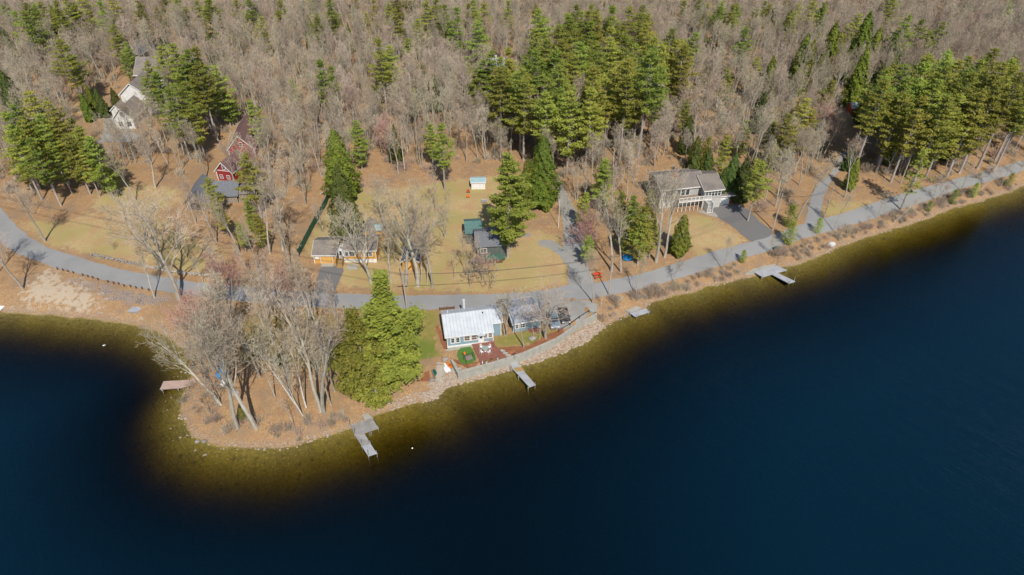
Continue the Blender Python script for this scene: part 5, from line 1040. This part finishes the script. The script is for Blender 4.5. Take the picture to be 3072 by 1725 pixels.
# single bare trees that stand out
L_ = [('L1',395,792,18,'oak2','grey tree with a tall clean trunk on the left lawn, alone beside the road',(0,0)),
 ('L1',200,1205,16,'oak1','stout grey tree at the edge of the sandy beach on the far left',(0,0)),
 ('L1',-60,1130,15,'oak2','tree at the left frame edge behind the beach',(0,0)),
 ('L1',1550,1295,23,'oak0','great spreading oak standing between the left road and the peninsula',(0,0)),
 ('L1',1400,1025,19,'oak0','great spreading oak with a thick dark trunk on the left lawn above the stone wall',(0,0)),
 ('L1',1340,1280,12,'oak2','smaller tree with a pale trunk left of the great roadside oak',(-.06,0)),
 ('L1',1765,1150,8,'birch0','dead pale birch stub by the road, right of the great oak',(0,0)),
 ('L1',1925,1290,16,'birch0','slender white birch rising over the road right of the great oak',(-.03,0)),
 ('L1',2205,1150,11,'birch0','crooked birch bending over the roadside left of the yellow garage',(-.25,0)),
 ('L1',300,560,9,'thin0','thin tree behind the lone tree on the left lawn',(0,0)),('L1',470,640,9,'thin0','thin tree in the shade of the left pines',(0,0)),
 ('A',820,1142,21,'oak1','grey tree on the tip of the peninsula, spreading far over the water to the left',(-.03,.02)),
 ('A',968,1142,22,'oak1','tall leaning grey tree on the tip of the peninsula, right of the spreading one',(-.05,0)),
 ('A',760,800,18,'maple5','many stemmed tree behind the blue tarp on the peninsula',(-.05,0)),
 ('A',660,690,16,'red0','reddish topped tree on the left edge of the peninsula',(0,0)),
 ('A',600,560,14,'red1','red budding clump nearest the neck of the peninsula, left of the blue tarp',(0,0)),
 ('A',560,430,12,'red1','red budding clump by the roadside at the neck of the peninsula',(0,0)),
 ('A',1000,742,17,'maple0','straight grey tree in the middle of the peninsula behind the birches',(-.03,0)),
 ('A',1222,712,18,'maple1','straight grey tree at the back of the peninsula lawn, right of the centre',(0,0)),
 ('A',1420,745,18,'maple4','forked grey tree behind the twin trunks of the peninsula',(0,0)),
 ('A',1502,1022,22,'oak2','tall tree with twin trunks on the right half of the peninsula',(0,0)),
 ('A',1478,1010,20,'oak2','leaning trunk growing from the same foot as the tall twin trunked tree',(-.14,0)),
 ('A',1322,1030,18,'birch1','white twin birch leaning left in the middle of the peninsula',(-.18,0)),
 ('A',1362,980,16,'birch0','second white birch, right behind the leaning twin birch',(-.10,0)),
 ('A',1592,855,15,'maple3','narrow grey tree beside the dark pine on the right of the peninsula',(0,0)),
 ('A',1272,1130,8,'thin0','thin crooked sapling in front of the white birches',(-.2,0)),
 ('A',620,1040,8,'thin0','pale leaning sapling over the water at the left of the peninsula',(-.35,0)),
 ('A',1780,640,11,'red0','reddish bare tree among the boughs of the huge pine',(0,0)),
 ('A',780,235,13,'red1','reddish clump beside the wooden rail at the roadside',(0,0)),
 ('L2',140,1435,17,'red0','red topped tree across the road from the yellow garage, right of the crooked birch',(0,0)),
 ('L2',480,1430,16,'maple2','grey tree between the road and the peninsula lawn, before the garage driveway',(0,0)),
 ('L2',330,1440,14,'red1','many stemmed reddish tree behind the wooden rail',(0,0)),
 ('L2',690,1440,12,'maple4','forked tree at the right end of the wooden rail',(0,0)),
 ('L2',1000,1165,18,'oak0','grey tree leaning over the front of the yellow cottage',(-.10,0)),
 ('L2',1175,1160,16,'maple0','grey tree at the right corner of the yellow cottage lawn',(-.06,0)),
 ('L2',1300,1172,20,'oak0','large grey tree just left of the yellow shed',(0,0)),
 ('L2',1402,1182,23,'oak0','largest grey tree in front of the yellow shed, with a thick trunk',(0,0)),
 ('L2',1432,1150,14,'thin0','thin tree beside the largest trunk at the yellow shed',(0,0)),
 ('L2',1485,1165,13,'thin0','thin tree right of the yellow shed',(0,0)),
 ('L2',1530,1195,19,'oak2','grey tree with a swept crown, rightmost by the yellow shed',(.08,0)),
 ('L2',1860,1190,8,'sap0','small curved tree left of the forked ones before the dark green house',(0,0)),
 ('L2',1972,1152,10,'sap1','small forked tree in front of the dark green house',(0,0)),
 ('L2',2022,1172,10,'sap1','small tree with a curved limb beside the big pine',(0,0)),
 ('L2',235,870,22,'oak1','big bare tree left of the green fence',(0,0)),
 ('L2',120,900,17,'oak2','bare tree with pale limbs farthest left of the green fence',(0,0)),
 ('L2',430,480,16,'maple2','bare tree behind the big one left of the green fence',(0,0)),
 ('L3',862,1055,20,'oak2','tall grey tree near the picnic table with a wide crown',(0,0)),
 ('L3',945,1060,18,'maple0','tall grey tree between the picnic table and the blue tarp',(0,0)),
 ('L3',700,1330,14,'maple1','slim grey tree on the water side of the road beside the parking area',(0,0)),
 ('L3',1072,1268,11,'maple3','crooked grey tree on the water side of the road above the small dock',(.05,0)),
 ('L3',1250,970,24,'oak1','largest grey tree at the ranch house lawn with a thick pale trunk',(0,0)),
 ('L3',1322,930,21,'oak2','tall straight tree next to the largest one at the ranch house lawn',(0,0)),
 ('L3',1392,1142,7,'sap0','short bent tree at the road edge, middle of the right shore',(.15,0)),
 ('L3',1828,1045,10,'maple3','grey tree on the shore side of the road opposite the ranch driveway',(.05,0)),
 ('L3',770,1375,5,'birch0','small pale birch beside the parking area',(.05,0)),
 ('L3',1000,440,17,'maple4','bare tree left of the ranch house',(0,0)),('L3',560,430,14,'maple5','grey bushy tree right of the gravel lane',(0,0)),
 ('L3',610,900,13,'red1','brushy tree at the right edge of the gravel lane',(0,0)),
 ('A',690,960,17,'oak2','grey tree on the left bank of the peninsula reaching out over the pink brown dock',(-.27,.05)),
 ('L2',1830,1090,12,'maple3','bare bushy tree left of the deck of the dark green house',(0,0)),
 ('L2',1920,1060,11,'maple5','many stemmed tree right before the dark green house',(0,0)),
 ('K1',1340,1290,18,'maple0','bare tree below the right end of the white hillside house',(0,0)),
 ('K1',1180,1330,16,'maple1','slender bare tree below the middle of the white hillside house',(0,0)),
 ('K1',1450,1240,18,'maple3','bare tree between the white hillside house and the pines beside it',(0,0)),
 ('K1',1090,1370,13,'maple2','small bare tree at the foot of the hillside driveway',(0,0)),
 ('L2',1210,1000,13,'maple2','slender bare tree close to the right wall of the yellow cottage',(0,0)),
 ('L1',1700,640,13,'maple3','bare tree in front of the rustic grey house',(0,0)),
 ('L1',2040,360,15,'maple1','bare tree between the red house and the young pines',(0,0)),
 ('B',1470,440,9,'sap1','thin forked tree before the wall of the blue grey garage',(0,0)),
 ('A',900,560,16,'maple1','thin upright tree behind the peninsula tip trees',(0,0)),
 ('A',700,620,18,'oak2','tall grey tree between the blue tarp and the water on the peninsula',(-.05,0)),
 ('A',560,760,13,'maple4','grey tree beside the faded pink dock',(-.08,0)),
 ('A',1100,480,17,'maple3','slender tree on the peninsula lawn, left of its middle',(0,0)),
 ('A',1330,560,17,'oak2','grey tree on the right half of the peninsula lawn',(0,0)),
 ('A',1500,520,16,'maple0','upright tree at the back right of the peninsula lawn',(0,0)),
 ('A',1040,330,13,'maple4','small tree close to the wooden rail above the peninsula',(0,0)),
 ('A',1240,900,15,'maple1','upright thin tree just behind the white twin birch',(0,0)),
 ('A',1120,900,13,'thin0','thin bare tree in the middle clearing of the peninsula',(0,0)),
 ('A',1560,960,14,'maple3','thin tree at the right shore of the peninsula near the dark pine',(0,0)),
 ('A',1400,300,14,'oak2','tree beside the right wooden rail above the peninsula',(0,0)),
 ('A',700,960,9,'sap1','low forked sapling on the peninsula bank below the tarps',(-.1,0)),
 ('L2',900,860,14,'oak2','grey tree rising behind the roof of the yellow cottage',(0,0)),
 ('L2',1130,690,15,'oak1','bushy grey tree on the lawn behind the yellow cottage',(0,0)),
 ('L2',1640,760,14,'maple4','grey tree on the lawn between the yellow shed and the dark green house',(0,0)),
 ('L2',1560,540,13,'maple2','grey tree on the upper lawn beside the rounded pine',(0,0)),
 ('L2',760,640,13,'maple3','grey tree near the cone shaped cedar behind the yellow garage',(0,0)),
 ('L2',620,800,12,'maple0','grey tree right of the green fence',(0,0)),
 ('L2',1720,1120,9,'thin0','thin grey tree at the roadside lawn before the dark green house',(0,0)),
 ('L2',300,1010,15,'red0','reddish tree between the green fence and the yellow garage',(0,0)),
 ('L2',20,1050,14,'maple2','grey tree on the leafy slope left of the yellow garage',(0,0)),
 ('L1',2080,900,15,'oak2','grey tree on the slope below the red house',(0,0)),
 ('L1',1880,800,14,'oak1','bare tree on the left lawn before the rustic house',(0,0)),
 ('L1',1620,930,10,'maple4','small bare tree right of the great oaks on the left lawn',(0,0)),
 ('L1',980,870,3.5,'sap1','low reddish shrub by the left end of the stone wall',(0,0)),
 ('L1',1180,440,15,'oak2','bare tree on the leafy slope above the left lawn',(0,0)),
 ('L1',1350,330,16,'oak1','bare tree on the leafy slope left of the rustic house',(0,0)),
 ('L1',860,330,14,'maple3','bare tree right of the left pines',(0,0)),
 ('L3',480,620,9,'sap0','small bare tree right of the gravel lane',(0,0)),
 ('L3',730,760,11,'maple3','grey tree in the thicket between lane and lawn',(0,0)),
 ('L3',620,500,12,'maple2','bushy grey tree at the upper right of the gravel lane',(0,0)),
 ('L3',880,560,14,'oak1','broad grey tree left of the ranch house lawn',(0,0)),
 ('B',1345,590,17,'thin0','slender tree in front of the blue garage with a pale straight trunk',(-.02,0)),
 ('B',1580,488,14,'oak0','broad bushy tree with a thick mossy trunk in front of the parked car',(0,0)),
 ('B',1512,500,6,'birch0','small pale stem left of the mossy tree',(0,0)),
 ('B',1150,455,12,'maple5','pinkish bare tree at the right end of the blue cottage',(0,0)),
 ('L4',250,602,18,'oak2','large pale tree left of the wooded lane',(.05,0)),
 ('L4',665,412,17,'maple1','tall leaning tree right of the wooded lane',(0,0)),
 ('L4',565,706,12,'maple3','curved tree on the shore side where the wooded lane meets the road',(.05,0)),
 ('L4',940,592,8,'sap0','first of the small shore trees right of the curved one',(.05,0)),
 ('L4',1435,442,8,'sap1','small twin tree on the shore side of the road with pale limbs',(.1,0)),
 ('L4',1665,352,8,'sap0','small leaning tree on the shore side near the right end of the road',(.1,0)),
 ('L4',1850,335,8,'birch0','pale leaning birch at the right end of the road',(.4,0)),
 ('L4',2022,312,9,'maple3','tall dark shore tree, last but one to the right',(.05,0)),
 ('L4',2150,240,7,'sap0','last small shore tree at the right frame edge',(.1,0)),
 ('L4',1090,630,9,'birch0','birch leaning steeply over the shore bank beside the sparse pine',(.55,0)),
 ('L4',330,855,7,'birch0','white slender birch at the lane mouth on the shore side',(.02,0)),
 ('L4',840,685,4,'sap0','low sapling on the right shore bank',(.1,0)),
 ('L4',1010,262,10,'thin0','thin tree in the leaf litter left of the pine trunks',(.1,0)),
 ('D',1840,245,6,'sap0','small tree beside the green canoe at the roadside',(0,0)),
 ('D',1920,315,6,'sap1','small tree above the large right dock',(.1,0))]
for c,x,y,h,k,l,ln in L_:
    if h < 1: continue
    X,Y,Z = g(c,x,y); h *= 1.14 if c == 'A' and h > 12 else 1; plant(k, X, Y, h, l, z=Z-.05, lean=ln)
NHERO = len(L_)+len(HERO)
# ---- forest fill on the ground, above the traced edge of the wood
ex, ey = np.array([p[0] for p in EDGE]), np.array([p[1] for p in EDGE])
CLEAR = [[(250,330),(470,290),(520,380),(500,430),(420,450),(330,440),(240,380)], [(560,430),(820,390),(800,470),(640,500)], [q('K1',*p) for p in [(560,860),(1400,640),(1500,960),(1330,1300),(700,1300),(620,1020)]], [q('Rb',*p) for p in [(950,100),(1549,-50),(1700,420),(1300,600),(1150,900),(700,1000),(700,640)]], [q('Rb',*p) for p in [(200,860),(1100,800),(1300,1250),(200,1400)]],
         [q('K4',*p) for p in [(570,900),(950,900),(1050,1250),(480,1440),(540,1000)]], [q('L4',*p) for p in [(420,120),(800,0),(650,300),(420,300)]], [q('K3',*p) for p in [(300,1250),(470,1250),(470,1446),(300,1446)]],
         [q('R',*p) for p in [(300,0),(2100,80),(2200,800),(300,1000)]], [q('S2',*p) for p in [(500,380),(1500,380),(1500,1200),(800,1250),(500,700)]]]
CLEAR = [[G(s)[:2] for s in pl] for pl in CLEAR]
rf = random.Random(9); sp0 = 4.1; cand = []
for iy in range(int((430-95)/sp0)):
    for ix in range(int(760/sp0)):
        cand.append((-380+ix*sp0+rf.uniform(-.48,.48)*sp0+(iy%2)*sp0/2, 95+iy*sp0+rf.uniform(-.48,.48)*sp0))
cand = np.array(cand); cz = ground(cand[:,0], cand[:,1]); yy = cand[:,1]*cp-(cz-H_CAM)*sp; upv = cand[:,1]*sp+(cz-H_CAM)*cp
cpx = CX+F*cand[:,0]/yy; cpy = CY-F*upv/yy
ok = (cpy < np.interp(cpx, ex, ey)) & (cpx > -420) & (cpx < 3500) & (cpy > -260)
for pl in CLEAR: ok &= ~inside(cand[:,0], cand[:,1], pl)
con = np.array([(c_[0], c_[1]) for c_ in CONI])
pts = cand[ok]; pz = cz[ok]; px_ = cpx[ok]; py_ = cpy[ok]
order = np.argsort(pts[:,1]); ind = 0; far = []; PK = ['maple0','maple1','maple2','maple3','maple4','maple5','red0','tan0','tan1','thin0']; NIND = 225
zn = lambda x, y: math.sin(x*.031+1.3)+math.sin(y*.043+x*.017)
for i in order:
    x, y = pts[i]
    dmin = np.min(np.hypot(con[:,0]-x, con[:,1]-y))
    if dmin < 2.2 or (dmin < 3.4 and rf.random() < .6): continue
    v = zn(x, y)+rf.uniform(-1,1)
    k = rf.choice(['maple0','maple1','maple2','maple3','maple4','maple5','thin0','thin0','maple1']) if v < .7 else rf.choice(['red0','maple3','maple5','thin0']) if v < 1.2 else rf.choice(['tan0','tan1','maple1'])
    if rf.random() < .012: k = 'red1'
    if rf.random() < .03: k = 'birch0'
    h = rf.choice((rf.uniform(.7,1.0),rf.uniform(.85,1.1),rf.uniform(1.0,1.28)))*{'t':14,'b':14}.get(k[0], 16.0)*(1 if y > 175 else .92)
    if ind < NIND and -120 < px_[i] < 3200:
        kd = {'maple':'grey leafless tree','red':'reddish leafless tree','tan':'tan leafless tree','thin':'thin leafless tree','birch':'pale birch'}[k.rstrip('0123456789')]
        w = where(x, y); plant(k, x, y, h, '%s %s'%(kd, w), group='%ss %s'%(kd, w), z=pz[i]-.05); ind += 1
    else: far.append((x, y, pz[i]-.05, h/HT[k], rf.uniform(0,6.28), PK.index(k) if k in PK else 6))
scatter('far_woodland', PK, far, 'leafless grey and reddish woodland reaching to the top of the view')
for (x, y, h, k, l) in CONI:
    if l is None:
        kd = {'pine':'green pine','cone':'dense dark green conifer','spruce':'small pointed spruce','pineyoung':'young green pine'}[k if k in ('spruce','pineyoung') else k[:4]]
        sz = '' if k in ('spruce','pineyoung') else ('tall ' if h >= 19 else 'middling ' if h >= 12 else 'low ')
        w = where(x, y)
        plant(k, x, y, h, '%s%s %s'%(sz, kd, w), group='%s%ss %s'%(sz, kd, w))
    else: plant(k, x, y, h, l)
# ---- brush along the shore and in the wood
bu = [gen_bush(91,1.3,1.7).mesh('brush_grey', M['twig']), gen_bush(92,1.5,1.5).mesh('brush_red', M['twigred']), gen_bush(93,1.1,1.3).mesh('brush_tan', M['twigtan'])]
pb = []
for _ in range(16000):
    sx = rf.uniform(520,3150); sy = rf.uniform(540,1330); x, y = P((sx, sy), 1)
    pb.append((x, y))
pb = np.array(pb); bz, bd_ = ground(pb[:,0], pb[:,1], True); yy = pb[:,1]*cp-(bz-H_CAM)*sp; bpx = CX+F*pb[:,0]/yy; bpy_ = CY-F*(pb[:,1]*sp+(bz-H_CAM)*cp)/yy
lox = np.array([p[0] for p in sorted(lo)]); loy = np.array([p[1] for p in sorted(lo)])
upx = np.array([p[0] for p in sorted(up)]); upy = np.array([p[1] for p in sorted(up)])
right = (bpx > 1830) & (bd_ > .7) & (bpy_ > np.interp(bpx, lox, loy)+6) & ~((bpx > 1868) & (bpx < 1960) & (bpy_ > 900) & (bpx < 1945)) & ~((bpx > 2215) & (bpx < 2370) & (bpy_ > 770))
pen = (bpx < 1060) & (bd_ > .5) & (bd_ < 4.5) & (bpy_ > 1080)
mid_ = (bpx > 1795) & (bpx < 1860) & (bpy_ > 930) & (bd_ > 1)
bs = []
for i in np.where(right | pen | mid_)[0]:
    if rf.random() < (.95 if right[i] else .13): bs.append((pb[i,0], pb[i,1], bz[i], rf.uniform(.4,1.0), rf.uniform(0,6.28), rf.choice((0,0,1,1,2))))
scatter('shore_brush', bu, bs, 'leafless reddish brown brush along the shore bank')
us = []
for (x, y), z_, a_, b_ in zip(pts, pz, px_, py_):
    if y < 300:
        for _ in range(1):
            if rf.random() < .8: us.append((x+rf.uniform(-3,3), y+rf.uniform(-3,3), z_, rf.uniform(.7,1.8), rf.uniform(0,6.28), rf.choice((0,0,1,2))))
scatter('undergrowth', bu, us, 'leafless undergrowth on the floor of the wood')

m = MB(); rb = random.Random(31)
for i in range(900):
    k = rb.randrange(len(pts)); x, y = pts[k][0]+rb.uniform(-4,4), pts[k][1]+rb.uniform(-9,4)
    if y > 260: continue
    z = gz(x, y)+.06; a = rb.uniform(0,6.28); L = rb.uniform(.5,3.2); w_ = rb.uniform(.02,.07)
    if rb.random() < .12: L *= 2.2; w_ *= 2
    m.tube([(x,y,z),(x+math.cos(a)*L*.5+rb.uniform(-.1,.1),y+math.sin(a)*L*.5,z+.05),(x+math.cos(a)*L,y+math.sin(a)*L,z+.03)], [w_,w_*.8,w_*.4], 4)
tag(m.build('fallen_branches', M['bark']), 'fallen branches and logs on the leaf litter', kind='stuff')
